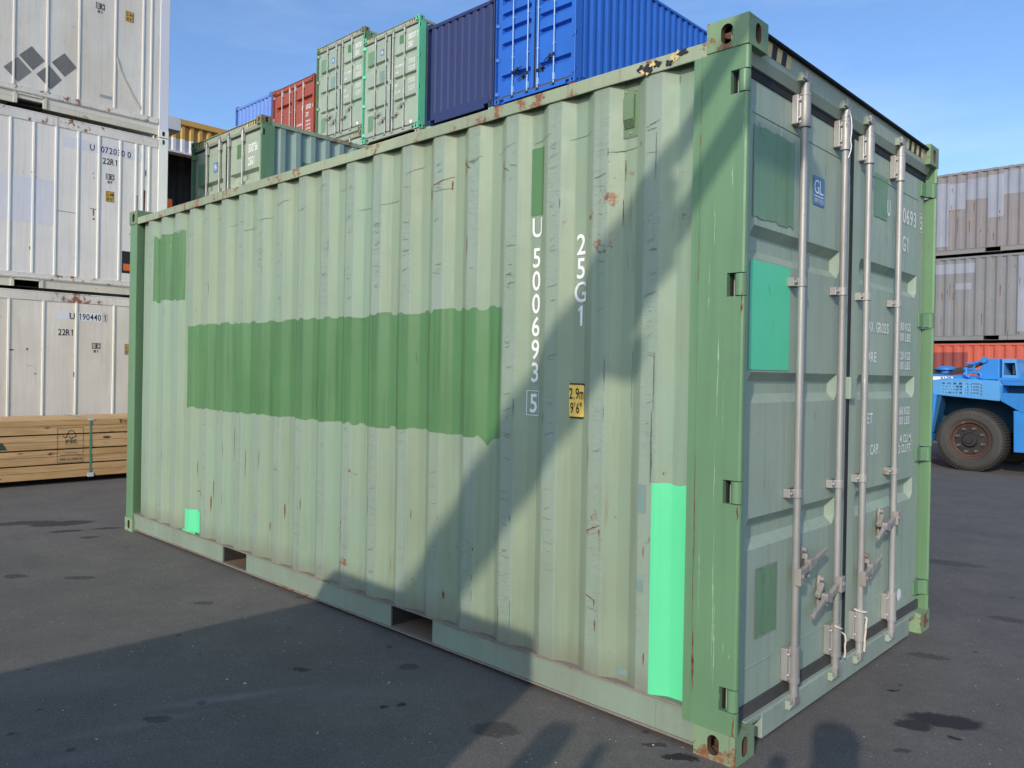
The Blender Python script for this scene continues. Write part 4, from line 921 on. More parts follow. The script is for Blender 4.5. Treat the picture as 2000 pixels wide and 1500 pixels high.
# grey stack far right (40 foot boxes, long sides facing us)
for z0, col, lab, H_ in ((0.0, (0.50, 0.10, 0.065), 'red container at the bottom of the right-hand stack, behind the blue truck', 2.68), (2.69, (0.20, 0.205, 0.215), 'grey container in the middle of the right-hand stack', 2.62), (5.32, (0.215, 0.20, 0.205), 'grey container with faded blue-grey patches on top of the right-hand stack', 2.57)):
    ms = cm('grey' if z0 else 'bright_red', col, 0.42 if z0 else 0.12, streak_=0) if False else cm('grey' if z0 else 'bright_red', col, 0.45 if z0 else 0.12)
    r_, pr2 = container('shipping_container', lab, 'shipping container', (2.7, 24.0, z0), 0, ms, H=H_, L=12.19, near_end='blind', far_detail=False)
    pm = painted('blue_grey_patch' if z0 else 'dark_red_patch', (0.27, 0.29, 0.35) if z0 else (0.22, 0.05, 0.045), 0.1, 0.1, 0.4, 0.3)
    def sp(x0, x1, za, zb_):
        mb = MB(); conform(mb, x0 - 2.7, x1 - 2.7, lambda x: zb_ - z0, lambda x: za - z0, pr2, off=0.004); mb.v = [(v[0], v[1] - 0.004, v[2]) for v in mb.v]; mb.build('paint_patch', pm, r_)
    if z0 == 5.32:
        for q in ((-6.5, -5.6, 5.6, 7.55), (-5.6, -5.15, 6.7, 7.50), (-5.15, -4.55, 6.95, 7.58), (-4.55, -4.15, 6.35, 7.62), (-4.15, -3.2, 7.0, 7.68)): sp(*q)
    elif z0: 
        for q in ((-6.2, -4.85, 4.75, 5.05), (-5.4, -4.95, 4.25, 4.45), (-3.75, -2.9, 2.95, 5.15)): sp(*q)
    else: sp(-6.6, -5.0, 1.6, 2.35)
    if z0:
        mb = MB(); random.seed(int(z0 * 10))
        for j in range(60):
            x = random.uniform(-6.2, -3.2) - 2.7; z = random.uniform(0.25, H_ - 0.3); w = random.uniform(0.01, 0.03); h = random.uniform(0.05, 0.5) * random.random() + 0.04
            y = pd(pr2, -x) - 0.006; mb.add([(x, y, z), (x + w, y, z), (x + w * 0.7, y, z - h), (x + w * 0.2, y, z - h)], [(0, 1, 2, 3)], random.choice((0, 0, 1, 1, 1)))
        mb.build('rust_marks', [M['rust'], M['rustpale']], r_, kind='stuff')

# ------------------------------------------------------------------ refrigerated containers on the left
XR = -11.5; YE = 2.62; YS = YE - L20
wht = dict(a=((0.80, 0.755, 0.67), 'dirty'), b=((0.86, 0.80, 0.72), 'cool'), c=((0.86, 0.79, 0.68), 'warm'))
def reefer(z0, H, key, label, ribs, rails, pk):
    col, nm = wht[key]
    pan = painted(nm + '_white_panel', col, 0.06, 0.32, 0.4, 0.8, 0.45, alt=(0.66, 0.57, 0.43) if key != 'b' else (0.74, 0.72, 0.70), altf=0.55, dust=0.06 if key != 'a' else 0.12, rustcol=(0.22, 0.10, 0.05))
    rl = painted(nm + '_white_rail', tuple(c * 0.94 for c in col), 0.1, 0.95, 0.3, 0.3, 0.5, dust=0.15, rustcol=(0.26, 0.11, 0.05)); rbm = painted(nm + '_white_rib', tuple(min(0.9, c * 1.12) for c in col), 0.04, 0.1, 0.2, 0.2, 0.4)
    bmt = painted(nm + '_low_beam', (col[0] * 0.86, col[1] * 0.86, col[2] * 0.76), 0.1, 0.5, 0.4, 0.4, 0.5, dust=0.1)
    r = thing('refrigerated_container', label, 'refrigerated container', (XR, YE, z0), 0, 'white refrigerated containers')
    F = lambda d, y, z: (d, y - YE, z)
    tr, lr0, lr1, bm0 = rails      # top rail bottom, ledge bottom, ledge top, beam bottom (world z)
    mb = MB(); mb.box(-0.02, -2.41, -L20 + 0.08, -0.08, 0.12, H - 0.03); mb.build('body', pan, r)
    y = -0.16; mb = MB(); mb.box(-0.0185, -0.012, -L20 + 0.16, -0.115, lr1 - z0, tr - z0); mb.build('wall_panel', pan, r)
    for yb in ribs:
        mb = MB(); q = yb - YE; mb.box(-0.013, 0.001, q - 0.0135, q + 0.0135, lr1 - z0, tr - z0); mb.build('rib', rbm, r, bevel=0.003)
    mb = MB(); mb.box(-0.05, -0.002, -L20 + 0.16, -0.17, tr - z0, H - 0.03); mb.box(-0.05, 0.002, -L20 + 0.16, -0.17, H - 0.045, H - 0.028); mb.build('top_rail', rl, r, bevel=0.003)
    mb = MB(); mb.box(-0.05, -0.002, -L20 + 0.16, -0.165, lr0 - z0, lr1 - z0); mb.box(-0.05, 0.003, -L20 + 0.16, -0.165, lr0 - z0 + 0.012, lr0 - z0 + 0.03); mb.build('bottom_rail', rl, r, bevel=0.003)
    mb = MB(); e = -0.165
    pks = [(pk[0] - YE, pk[1] - YE), (pk[0] - YE - 2.03, pk[1] - YE - 2.03)]
    for a, b in pks + [(None, -L20 + 0.16)]:
        mb.box(-0.05, -0.022, b, e, bm0 - z0, lr0 - z0)
        if a is not None: e = a
    mb.build('low_beam', bmt, r)
    for a, b in pks:
        mb = MB(); mb.box(-0.03, -0.004, a - 0.03, a + 0.012, bm0 - z0, lr0 - z0 - 0.01); mb.box(-0.03, -0.004, b - 0.012, b + 0.035, bm0 - z0, lr0 - z0 - 0.01); mb.box(-0.03, -0.004, a, b, lr0 - z0 - 0.03, lr0 - z0 - 0.01)
        mb.box(-2.4, -0.05, a - 0.01, a, bm0 - z0, lr0 - z0 - 0.02, 1); mb.box(-2.4, -0.05, b, b + 0.01, bm0 - z0, lr0 - z0 - 0.02, 1); mb.box(-2.4, -0.05, a, b, bm0 - z0, bm0 - z0 + 0.01, 1)
        mb.build('fork_pocket', [bmt, M['dark']], r)
    for yy, sy in ((0, 1), (-L20, -1)):
        for xx, sx in ((0, 1), (-WID, -1)):
            mb = MB(); mb.box(xx - sx * 0.001, xx - sx * 0.12, yy - sy * 0.002, yy - sy * 0.155, 0.117, H - 0.117); mb.build('corner_post', rbm if key != 'a' else painted('post_cool_white', (0.70, 0.71, 0.76), 0.03, 0.05, 0.1, 0.1, 0.4), r, bevel=0.006)
            for zz, sz in ((0.006, -1), (H - 0.006, 1)):
                mb = MB(); casting(mb, xx, yy, zz, sx, sy, sz); mb.build('corner_casting', [rbm, M['dirt']], r)
    return r, (lambda o: (lambda y, z: (-0.012 + o, y - YE, z - z0)))
K = painted('grey_vinyl', (0.20, 0.195, 0.18), 0.25, 0.0, 0.6, 0.9, 0.5)
ylm = flat('faded_yellow_label', (0.62, 0.38, 0.07), 0.5, 0, 0.1)
gm1 = flat('faded_grey_film', (0.47, 0.47, 0.53), 0.5, 0, 0.05)
def ic(mb, y0, z1, s, n, fn):
    w = 0.115 * s; h = 0.085 * s; frame_lines(mb, y0, y0 + w * 0.46, z1 - h, z1, 0.008, fn); frame_lines(mb, y0 + w * 0.5, y0 + w, z1 - h, z1, 0.008, fn)
    put_text(mb, 'I', y0 + w * 0.13, z1 - h * 0.8, w * 0.20, h * 0.6, fn, bold=0.02); put_text(mb, 'C', y0 + w * 0.6, z1 - h * 0.8, w * 0.28, h * 0.6, fn, bold=0.02)
    put_text(mb, n, y0 + w * 0.2, z1 - h * 1.65, w * 0.6, h * 0.45, fn, bold=0.02)
def ylab(r, y0, y1, z0, z1, T, a, b):
    mb = MB(); rrect(mb, y0, y1, z0, z1, 0.008, T(0.0025), 0); rrect(mb, y0 + 0.007, y1 - 0.007, z0 + 0.007, z1 - 0.007, 0.006, T(0.0033), 1)
    put_text(mb, a, y0 + 0.014, z0 + (z1 - z0) * 0.56, (y1 - y0) - 0.028, (z1 - z0) * 0.3, T(0.0042), 0, bold=0.02); put_text(mb, b, y0 + 0.018, z0 + (z1 - z0) * 0.13, (y1 - y0) - 0.036, (z1 - z0) * 0.28, T(0.0042), 0, bold=0.02)
    mb.build('height_label', [M['black'], ylm], r)
# top one
extra = lambda first, step, n: [first - step * i for i in range(n)]
r, T = reefer(5.196, 2.591, 'a', 'white refrigerated container with four grey diamonds, top of the left stack', extra(0.405 + 0.43 * 0, 0.43, 9) + [0.834, 1.264, 1.778, 2.198, 2.325], (7.62, 5.40, 5.49, 5.235), (0.444, 0.80))
for q in ([(0.281, 5.698), (0.458, 5.89), (0.633, 5.723), (0.463, 5.535)], [(0.472, 5.922), (0.632, 6.096), (0.804, 5.935), (0.651, 5.754)], [(0.694, 5.712), (0.859, 5.891), (1.032, 5.718), (0.885, 5.538)], [(0.895, 5.942), (1.064, 6.126), (1.234, 5.959), (1.069, 5.777)]):
    mb = MB(); mb.add([T(0.0025)(*p) for p in q], [(0, 1, 2, 3)]); mb.build('diamond_mark', K, r)
mb = MB(); ic(mb, 1.49, 7.037, 1.08, '81', T(0.003)); mb.build('black_mark', M['black'], r)
ylab(r, 1.927, 2.046, 6.897, 7.055, T, '2.6m', "8'6\"")
mb = MB()                                            # raised crease knocked into the panel
pts = [(1.80, 6.28), (1.86, 6.10), (1.93, 5.96), (1.98, 5.88), (2.02, 5.80), (2.10, 5.68), (2.18, 5.58)]
for a, b in zip(pts[:-1], pts[1:]):
    n_ = Vector((b[0] - a[0], b[1] - a[1])).normalized(); w = Vector((-n_.y, n_.x)) * 0.03
    P = lambda p, o, d: T(d)(p[0] + w.x * o, p[1] + w.y * o)
    mb.add([P(a, 1, 0), P(a, 0.1, 0.016), P(a, -1, 0), P(b, 1, 0), P(b, 0.1, 0.016), P(b, -1, 0)], [(0, 1, 4, 3), (1, 2, 5, 4)], 0, True)
mb.build('panel_crease', painted('creased_panel', (0.60, 0.56, 0.46), 0.12, 0.5, 0.4, 0.5, 0.5), r)
mb = MB(); rect(mb, 1.565, 1.742, 5.606, 5.655, T(0.002)); mb.build('faded_film', flat('grey_smear', (0.36, 0.36, 0.36)), r)
# middle one
r, T = reefer(2.60, 2.591, 'b', 'white refrigerated container numbered 072030 with rusty top rail, middle of the left stack', [0.38, 0.676, 0.972, 1.273, 1.567, 1.878, 2.118, 2.219, 2.321] + extra(0.08, 0.298, 11), (5.015, 2.735, 2.82, 2.61), (0.44, 0.79))
flm = painted('faded_lilac_film', (0.74, 0.72, 0.745), 0.04, 0, 0.3, 0.4, 0.45)
for q in ((1.065, 2.20, 4.745, 4.90), (-0.2, 0.95, 3.55, 4.20)): mb = MB(); rect(mb, *q, T(0.0015)); mb.build('faded_film', flm, r)
mb = MB(); t_ = T(0.0025)
sign([('U', 1.443, 4.768, 0.052, 0.092, t_, 0.01), ('072030', 1.594, 4.768, 0.35, 0.092, t_, 0.01), ('0', 1.985, 4.766, 0.054, 0.094, t_, 0.01), ('22R1', 1.62, 4.60, 0.222, 0.092, t_, 0.01)], M['black'], r, 'black_number')
ic(mb, 1.672, 4.457, 1.05, '87', t_); mb.build('black_mark', M['black'], r)
ylab(r, 1.675, 1.795, 4.025, 4.188, T, '2.6M', "8'6\"")
mb = MB(); rect(mb, 1.925, 2.30, 2.947, 3.293, T(0.0018), 0); rect(mb, 1.947, 2.25, 2.99, 3.095, T(0.0024), 1); mb.build('warning_panel', [M['black'], flat('orange_panel', (0.75, 0.16, 0.03), 0.5)], r)
mb = MB(); random.seed(4)
for y, z, w, h in ((1.49, 3.87, 0.02, 0.10), (1.49, 3.74, 0.03, 0.03), (1.45, 3.885, 0.1, 0.012), (0.99, 3.78, 0.30, 0.008), (2.24, 4.3, 0.03, 0.35), (2.26, 4.62, 0.02, 0.1), (2.13, 4.2, 0.02, 0.25), (0.1, 3.9, 0.02, 0.02), (0.38, 3.4, 0.02, 0.02), (1.48, 4.43, 0.02, 0.015), (1.49, 4.36, 0.02, 0.015), (0.64, 3.2, 0.012, 0.05)):
    mb.add([T(0.002)(y, z), T(0.002)(y + w, z - 0.002), T(0.002)(y + w * 0.8, z - h), T(0.002)(y + w * 0.1, z - h * 0.9)], [(0, 1, 2, 3)])
mb.build('rust_marks', M['rust'], r, kind='stuff')
# bottom one
r, T = reefer(0.0, 2.591, 'c', 'cream-white refrigerated container numbered 190440, bottom of the left stack behind the timber', [0.393, 0.837, 1.282, 1.822] + extra(-0.05, 0.44, 7), (2.425, 0.13, 0.22, 0.012), (0.44, 0.79))
flm = flat('white_film', (0.80, 0.80, 0.83), 0.4, 0, 0.03)
for q in ((1.02, 1.18, 2.165, 2.285), (1.31, 1.66, 2.16, 2.285)): mb = MB(); rect(mb, *q, T(0.0015)); mb.build('faded_film', flm, r)
mb = MB(); t_ = T(0.0028); put_text(mb, '1', 1.668, 2.176, 0.042, 0.092, t_, bold=0.01)
frame_lines(mb, 1.655, 1.722, 2.165, 2.288, 0.003, t_); mb.build('check_digit', M['black'], r); mb = MB(); ic(mb, 1.508, 1.832, 1.05, '81', t_); mb.build('black_mark', M['black'], r)
sign([('U', 1.198, 2.178, 0.052, 0.092, t_, 0.01), ('190440', 1.312, 2.176, 0.32, 0.092, t_, 0.01), ('22R1', 1.035, 1.93, 0.212, 0.092, t_, 0.01)], M['black'], r, 'black_number')
ylab(r, 1.99, 2.11, 1.665, 1.832, T, "2,6m", "8'6\"")
mb = MB()
for y, z, w, h in ((0.62, 1.72, 0.03, 0.03), (0.73, 1.36, 0.025, 0.02), (1.25, 1.38, 0.05, 0.08), (0.63, 1.47, 0.10, 0.004), (0.40, 1.70, 0.07, 0.02)): mb.add([T(0.002)(y, z), T(0.002)(y + w, z - 0.002), T(0.002)(y + w * 0.8, z - h), T(0.002)(y + w * 0.1, z - h * 0.9)], [(0, 1, 2, 3)])
mb.build('rust_marks', M['rust'], r, kind='stuff')

# ------------------------------------------------------------------ timber pack
wk = NB('sawn_timber'); g = wk.noise(1.0, 7, 0.65, wk.scl((22, 1.0, 22)), 1.4); g2 = wk.noise(1.3, 4, 0.6, wk.scl((3, 0.6, 3)))
c = wk.mix(wk.rng(g, 0.36, 0.62), (0.74, 0.48, 0.22), (0.44, 0.235, 0.085)); c = wk.mix(wk.rng(g2, 0.35, 0.7, 0, 0.5), c, (0.74, 0.50, 0.25)); c = wk.mix(wk.rng(wk.rnd, 0, 1, 0, 0.3), c, (0.45, 0.27, 0.12))
kv = wk.vor(1.0, wk.scl((7, 3.2, 9))); c = wk.mix(wk.math('MULTIPLY', wk.rng(kv, 0.12, 0.2, 1, 0), wk.rng(wk.noise(2.1, 2), 0.47, 0.52)), c, (0.13, 0.055, 0.025))
wood = wk.fin(c, 0.7, 0, wk.bump(g, 0.25, 0.003), 0.3)
XL = -9.4; Y0L, Y1L = -3.4, 2.45
t = thing('timber_stack', 'strapped pack of sawn yellow timber boards lying on the asphalt by the white containers', 'timber', (XL, 0, 0))
zs = [0.072, 0.159, 0.253, 0.346, 0.440, 0.533, 0.627, 0.725, 0.802]
brd = None
for lay in range(8):
    for k in range(8):
        if 0 < lay < 7 and k > 1: continue
        gap = 0.017 if lay % 2 == 1 else 0.003
        if lay == 7: gap = 0.0
        z0, z1 = zs[lay], zs[lay + 1] - gap; xx = -k * 0.125
        jx = random.uniform(-0.004, 0.0015); je = random.uniform(-0.03, 0.03)
        mb = MB(); mb.box(xx - 0.123 + jx, xx + jx, Y0L + je, Y1L + je, z0, z1); mb.build('board', wood, t, bevel=0.003)
mb = MB(); mb.box(-1.0, -0.25, Y0L + 0.02, Y1L - 0.02, zs[1], zs[7] - 0.01); mb.build('inner_boards', wood, t, kind='stuff')
for y in (-2.6, -0.6, 1.75):
    mb = MB(); mb.box(-0.98, -0.10, y, y + 0.09, 0.0, 0.071); mb.build('bearer', wood, t)
str_ = flat('green_strap', (0.10, 0.26, 0.17), 0.4)
for y in (0.81, -1.9):
    mb = MB(); mb.box(0.0005, 0.0035, y - 0.013, y + 0.013, 0.066, 0.806); mb.box(-1.0, 0.0035, y - 0.013, y + 0.013, 0.8035, 0.8065); mb.box(-1.0, 0.0035, y - 0.013, y + 0.013, 0.062, 0.066); mb.build('strap', str_, t)
    for z0, z1 in ((0.755, 0.808), (0.064, 0.115)):
        mb = MB(); mb.box(0.0, 0.0055, y - 0.035, y + 0.04, z0 + 0.03 if z0 > 0.5 else z0, z1); mb.box(-0.03, 0.006, y - 0.035, y + 0.04, 0.8068, 0.8085) if z0 > 0.5 else None; mb.build('strap_corner', flat('white_protector', (0.62, 0.64, 0.66), 0.4), t)
T = lambda y, z: (0.0034, y, z)
INK = flat('dark_green_ink', (0.045, 0.075, 0.05), 0.7, 0, 0.4, 90)
mb = MB()
frame_lines(mb, 0.420, 0.722, 0.262, 0.700, 0.0045, T)
# tree-and-tick stamp
def stroke(pts, w):
    for a, b in zip(pts[:-1], pts[1:]):
        d = Vector((b[0] - a[0], b[1] - a[1])).normalized(); n_ = Vector((-d.y, d.x)) * w; e = d * w * 0.6
        mb.add([T(a[0] + n_.x - e.x, a[1] + n_.y - e.y), T(a[0] - n_.x - e.x, a[1] - n_.y - e.y), T(b[0] - n_.x + e.x, b[1] - n_.y + e.y), T(b[0] + n_.x + e.x, b[1] + n_.y + e.y)], [(0, 1, 2, 3)])
stroke([(0.485, 0.60), (0.507, 0.572), (0.520, 0.575), (0.540, 0.632), (0.552, 0.652), (0.575, 0.664), (0.598, 0.660), (0.612, 0.645), (0.620, 0.625), (0.634, 0.606), (0.632, 0.585), (0.615, 0.575), (0.594, 0.577), (0.594, 0.562), (0.582, 0.562)], 0.0042)
stroke([(0.548, 0.587), (0.560, 0.580), (0.568, 0.577), (0.568, 0.562), (0.582, 0.560)], 0.0042)
mb.build('printed_stamp', INK, t)
sign([('FSC', 0.514, 0.507, 0.128, 0.042, T, 0.03), ('www.fsc.org', 0.510, 0.483, 0.142, 0.013, T, 0.01), ('MIX', 0.546, 0.430, 0.062, 0.018, T, 0.02), ('Wood from', 0.514, 0.378, 0.14, 0.016, T, 0.02), ('responsible sources', 0.455, 0.352, 0.245, 0.018, T, 0.03), ('FSC C110313', 0.450, 0.292, 0.25, 0.028, T, 0.03), ('T', 1.155, 0.742, 0.035, 0.045, T, 0.04)], INK, t, 'printed_words')
mb = MB(); mb.add([T(-0.26, 0.458), T(-0.128, 0.458), T(-0.184, 0.552)], [(0, 1, 2)])
mb.build('printed_triangle', INK, t); mb = MB(); rect(mb, 1.205, 1.25, 0.762, 0.772, T); mb.build('printed_dash', INK, t)

# ------------------------------------------------------------------ warehouse fascia behind, upper left
yel = painted('ochre_sheet', (0.62, 0.36, 0.09), 0.06, 0.05, 0.15, 0.2, 0.5); whs = painted('white_sheet', (0.75, 0.74, 0.74), 0.04, 0.0, 0.1, 0.1, 0.5); dks = painted('dark_sheet', (0.06, 0.055, 0.06), 0.1, 0.3, 0.4, 0.3, 0.7)
b = thing('warehouse', 'warehouse with ochre and white ribbed fascia over a dark open bay, behind the white containers', 'warehouse', (-16.0, 0, 0))
def cs(mb, ya, yb, z0, z1, x, pitch=0.20, d=0.06, mi=0):
    us = []; y = ya
    while y < yb:
        us += [(y, 0), (y + pitch * 0.32, 0), (y + pitch * 0.5, 1), (y + pitch * 0.82, 1)]; y += pitch
    mb.grid(range(len(us)), (z0, z1), lambda i, z: (x - d * us[i][1], us[i][0], z), mi)
mb = MB(); cs(mb, 2.0, 16, 6.55, 6.88, 0); mb.build('fascia', yel, b)
mb = MB(); mb.box(-0.25, 0.035, 2.0, 16, 6.86, 6.985); mb.build('gutter', yel, b, bevel=0.008)
mb = MB(); cs(mb, 2.0, 16, 6.26, 6.55, 0.002); mb.build('fascia', whs, b)
mb = MB(); mb.box(-0.2, 0.03, 2.0, 16, 6.215, 6.262); mb.build('sill_rail', whs, b, bevel=0.006)
mb = MB(); cs(mb, 2.0, 16, 0, 6.9, -1.3, 0.3, 0.05); mb.build('back_wall', dks, b)
mb = MB(); mb.box(-8, -0.05, 2.0, 16, 6.86, 6.9); mb.box(-8, -0.05, 1.9, 2.0, 0, 6.9); mb.box(-8, -0.05, 16, 16.1, 0, 6.9); mb.build('roof', dks, b)
o = MB(); o.box(-0.9, -0.02, 3.9, 4.62, 4.98, 5.18); o = o.build('crate', flat('orange_crate', (0.62, 0.14, 0.03), 0.6), bevel=0.01); o.location = (-16.0, 0, 0); tag(o, 'orange box on a beam in the dark bay behind the white containers', 'box')
mb = MB(); mb.box(-0.95, 0.0, 3.0, 9.0, 4.70, 4.975); mb.build('shelf_beam', flat('ochre_beam', (0.30, 0.17, 0.05), 0.7), b)
mb = MB(); mb.box(-0.93, -0.83, 3.0, 3.1, 0, 4.70); mb.box(-0.93, -0.83, 8.9, 9.0, 0, 4.70); mb.build('shelf_post', flat('grey_post', (0.12, 0.12, 0.12), 0.7), b)
o = MB(); o.prism([(2.9, 6.40), (4.32, 6.40), (4.32, 6.60), (4.30, 6.645), (4.25, 6.68), (2.9, 6.68)], 0, -15.55, -14.95); o = o.build('cooling_unit', whs, bevel=0.01); tag(o, 'white rounded housing showing past the edge of the white containers', 'cooling unit')
o2 = MB(); o2.box(-15.95, -15.5, 3.0, 3.2, 6.45, 6.6); o2.build('bracket', whs, o)

#@@TRUCK
# ------------------------------------------------------------------ blue yard truck
tb = painted('truck_blue', (0.022, 0.225, 0.62), 0.14, 0.12, 0.35, 0.5, 0.35, dust=0.12, spec=0.5); tbl = painted('truck_light_blue', (0.085, 0.32, 0.66), 0.12, 0.12, 0.35, 0.5, 0.4, dust=0.12)
tyre = painted('tyre_rubber', (0.056, 0.053, 0.048), 0.25, 0.0, 0.3, 0.3, 0.9, bump=0.8); trd = painted('tyre_tread', (0.035, 0.033, 0.032), 0.2, 0, 0.2, 0.2, 0.95)
rimm = painted('rusty_rim', (0.075, 0.04, 0.032), 0.25, 0.5, 0.3, 0.3, 0.7); hubm = painted('dark_hub', (0.03, 0.028, 0.027), 0.3, 0.3, 0.2, 0.3, 0.6)
tk = thing('yard_truck', 'bright blue heavy yard truck half hidden at the right behind the green container', 'truck', (-2.05, 11.9, 0))
def P(x, z): return (x + 2.05, z)
# side body: upper band as prism (x,z) extruded in y
def slab(name, poly, y0, y1, mat, bevel=0.01):
    mb = MB(); mb.prism([P(*p) for p in poly], 1, y0, y1); return mb.build(name, mat, tk, bevel=bevel)
slab('side_beam', [(-5.0, 1.48), (-2.62, 1.50), (-2.42, 1.535), (-1.62, 1.505), (-1.575, 1.475), (-1.60, 1.22), (-1.62, 1.175), (-2.50, 1.24), (-2.62, 1.255), (-5.0, 1.27)], 0.02, 0.30, tbl)
slab('side_beam', [(-1.612, 1.50), (1.2, 1.47), (1.2, 1.43), (-1.56, 1.43)], 0.0, 0.32, tb)
slab('side_beam', [(-1.60, 1.18), (-1.60, 1.31), (1.2, 1.28), (1.2, 0.9), (-1.3, 1.00)], 0.0, 0.32, tb)
mb = MB(); mb.box(-1.6 + 2.05, -1.575 + 2.05, 0.0, 0.32, 1.31, 1.43); mb.build('side_beam', tb, tk)
slab('rear_panel', [(-1.42, 1.03), (1.2, 0.9), (1.2, 0.40), (-1.405, 0.37)], 0.01, 0.30, tb)
slab('front_panel', [(-5.0, 1.27), (-2.565, 1.255), (-2.66, 0.45), (-5.0, 0.45)], 0.01, 0.30, tb)
slab('inner_panel', [(-2.565, 1.255), (-2.50, 1.245), (-2.62, 0.6), (-2.68, 0.6)], 0.05, 0.32, painted('truck_dark_blue', (0.015, 0.09, 0.2), 0.1, 0, 0.2, 0.2))
mb = MB(); mb.box(-3.0, 3.2, 0.75, 1.75, 0.62, 1.2); mb.box(-3.0, 3.2, 0.32, 2.2, 1.2, 1.46); mb.build('chassis', painted('chassis_blue', (0.014, 0.08, 0.17), 0.15, 0.0, 0.3, 0.3, 0.7), tk)
slab('deck', [(-5.0, 1.60), (-2.64, 1.60), (-2.0, 1.565), (-1.97, 1.50), (-5.0, 1.46)], 0.25, 2.3, tb)
# cabinet
cb = MB(); cb.prism([P(-2.06, 1.52), P(-2.02, 1.66), P(-1.90, 1.865), P(-1.705, 1.87), P(-1.70, 1.52)], 1, 0.25, 1.1); cb = cb.build('cabinet', tb, tk, bevel=0.012)
mb = MB(); mb.cyl((-1.92 + 2.05, 0.26, 1.845), (-1.92 + 2.05, 0.19, 1.845), 0.055, 0.05, n=8); mb.build('knob', tb, cb)
mb = MB()                                             # second cabinet with an opening
for q in (((-1.68, 1.865), (-1.47, 1.865), (-1.475, 1.80), (-1.68, 1.80)), ((-1.68, 1.60), (-1.44, 1.60), (-1.43, 1.52), (-1.68, 1.52)), ((-1.68, 1.80), (-1.652, 1.80), (-1.652, 1.60), (-1.68, 1.60)), ((-1.495, 1.80), (-1.475, 1.80), (-1.44, 1.60), (-1.475, 1.60))):
    mb.prism([P(*p) for p in q], 1, 0.3, 0.85)
mb.box(-1.66 + 2.05, -1.47 + 2.05, 0.7, 0.85, 1.6, 1.8, 1); cb2 = mb.build('cabinet', [tbl, painted('cab_inner', (0.01, 0.05, 0.12), 0.1, 0, 0.2, 0.2)], tk)
mb = MB(); mb.cyl((-1.56 + 2.05, 0.5, 1.62), (-1.57 + 2.05, 0.5, 1.77), 0.018, n=10); mb.build('lever', flat('grey_lever', (0.3, 0.3, 0.25)), cb2)
slab('side_beam', [(-1.66, 1.555), (1.2, 1.545), (1.2, 1.49), (-1.66, 1.50)], 0.02, 0.5, tb)
mb = MB(); mb.prism([P(-1.36, 1.55), P(-1.335, 1.63), P(-1.29, 1.665), P(-1.24, 1.63), P(-1.22, 1.55)], 1, 0.05, 0.09); mb.build('lifting_lug', tb, tk)
# filler cap, hoses, fittings
mb = MB(); mb.cyl((-2.60 + 2.05, 0.5, 1.6), (-2.60 + 2.05, 0.5, 1.68), 0.09, n=16); mb.cyl((-2.60 + 2.05, 0.5, 1.68), (-2.60 + 2.05, 0.5, 1.715), 0.16, n=20); mb.cyl((-2.60 + 2.05, 0.5, 1.715), (-2.60 + 2.05, 0.5, 1.745), 0.16, 0.09, n=20); mb.build('filler_cap', tb, tk)
for i, dz in enumerate((0, 0.035, 0.07)):
    mb = MB(); mb.tube([(-2.9 + 2.05, 0.45 + i * 0.04, 1.60 + dz), (-2.5 + 2.05, 0.42 + i * 0.04, 1.61 + dz), (-2.3 + 2.05, 0.4 + i * 0.04, 1.645 + dz), (-2.1 + 2.05, 0.4 + i * 0.04, 1.74 + dz * 0.8), (-1.93 + 2.05, 0.42 + i * 0.04, 1.82 + dz * 0.4)], 0.021, 8); mb.build('hose', flat('grey_hose', (0.055, 0.05, 0.045), 0.6), tk)
for pts, rr_ in (([(-2.18, 1.79), (-2.12, 1.775), (-2.05, 1.79), (-1.96, 1.83)], 0.022), ([(-2.22, 1.70), (-2.14, 1.68), (-2.06, 1.70), (-2.02, 1.66)], 0.024), ([(-2.2, 1.64), (-2.1, 1.635), (-1.98, 1.64), (-1.955, 1.60), (-1.96, 1.545)], 0.020), ([(-2.22, 1.62), (-2.17, 1.585), (-2.12, 1.55)], 0.03), ([(-2.05, 1.76), (-2.08, 1.68), (-2.12, 1.62)], 0.018), ([(-2.19, 1.72), (-2.17, 1.56)], 0.026)):
    mb = MB(); mb.tube([(p[0] + 2.05, 0.2, p[1]) for p in pts], rr_, 8); mb.build('pipe_fitting', tb, tk)
# writing
T = lambda x, z: (x + 2.05, 0.0165, z)
mb = MB(); rect(mb, -2.505, -1.865, 1.262, 1.478, lambda x, z: (x + 2.05, 0.0175, z)); mb.build('weight_plate', painted('plate_blue', (0.13, 0.37, 0.68), 0.03, 0, 0.1, 0.1), tk)
pin = flat('plate_ink', (0.015, 0.03, 0.09), 0.6)
for i, (a, n_) in enumerate((('\u8eca \u4e21 \u91cd \u91cf', '16,290Kg'), ('\u30a6\u30a8\u30a4\u30c8\u91cd\u91cf', '6,100Kg'), ('\u30a6\u30a8\u30a4\u30c8\u5206\u96e2\u6642', '10,190Kg'), ('\u30e9\u30e0\u6700\u5927\u8377\u91cd', '12,500Kg'))):
    z = 1.428 - i * 0.051
    mb = MB(); put_text(mb, a, -2.495, z, 0.325, 0.037, T, bold=0.015); mb.build('plate_writing', pin, tk); mb = MB(); w_ = 0.27 if i != 1 else 0.235; put_text(mb, n_, -1.872 - w_, z, w_, 0.036, T, bold=0.01); mb.build('plate_writing', pin, tk)
mb = MB(); TT = lambda x, z: (x + 2.05, 0.017, z)
mb.add([TT(-2.9, 1.485), TT(-2.62, 1.487), TT(-2.36, 1.520), TT(-2.28, 1.5345), TT(-2.42, 1.5345), TT(-2.62, 1.50), TT(-2.9, 1.498)], [tuple(range(7))]) if False else None
rect(mb, -2.9, -2.40, 1.495, 1.56, lambda x, z: (x + 2.05, 0.245, z)); mb.build('white_band', M['white'], tk)
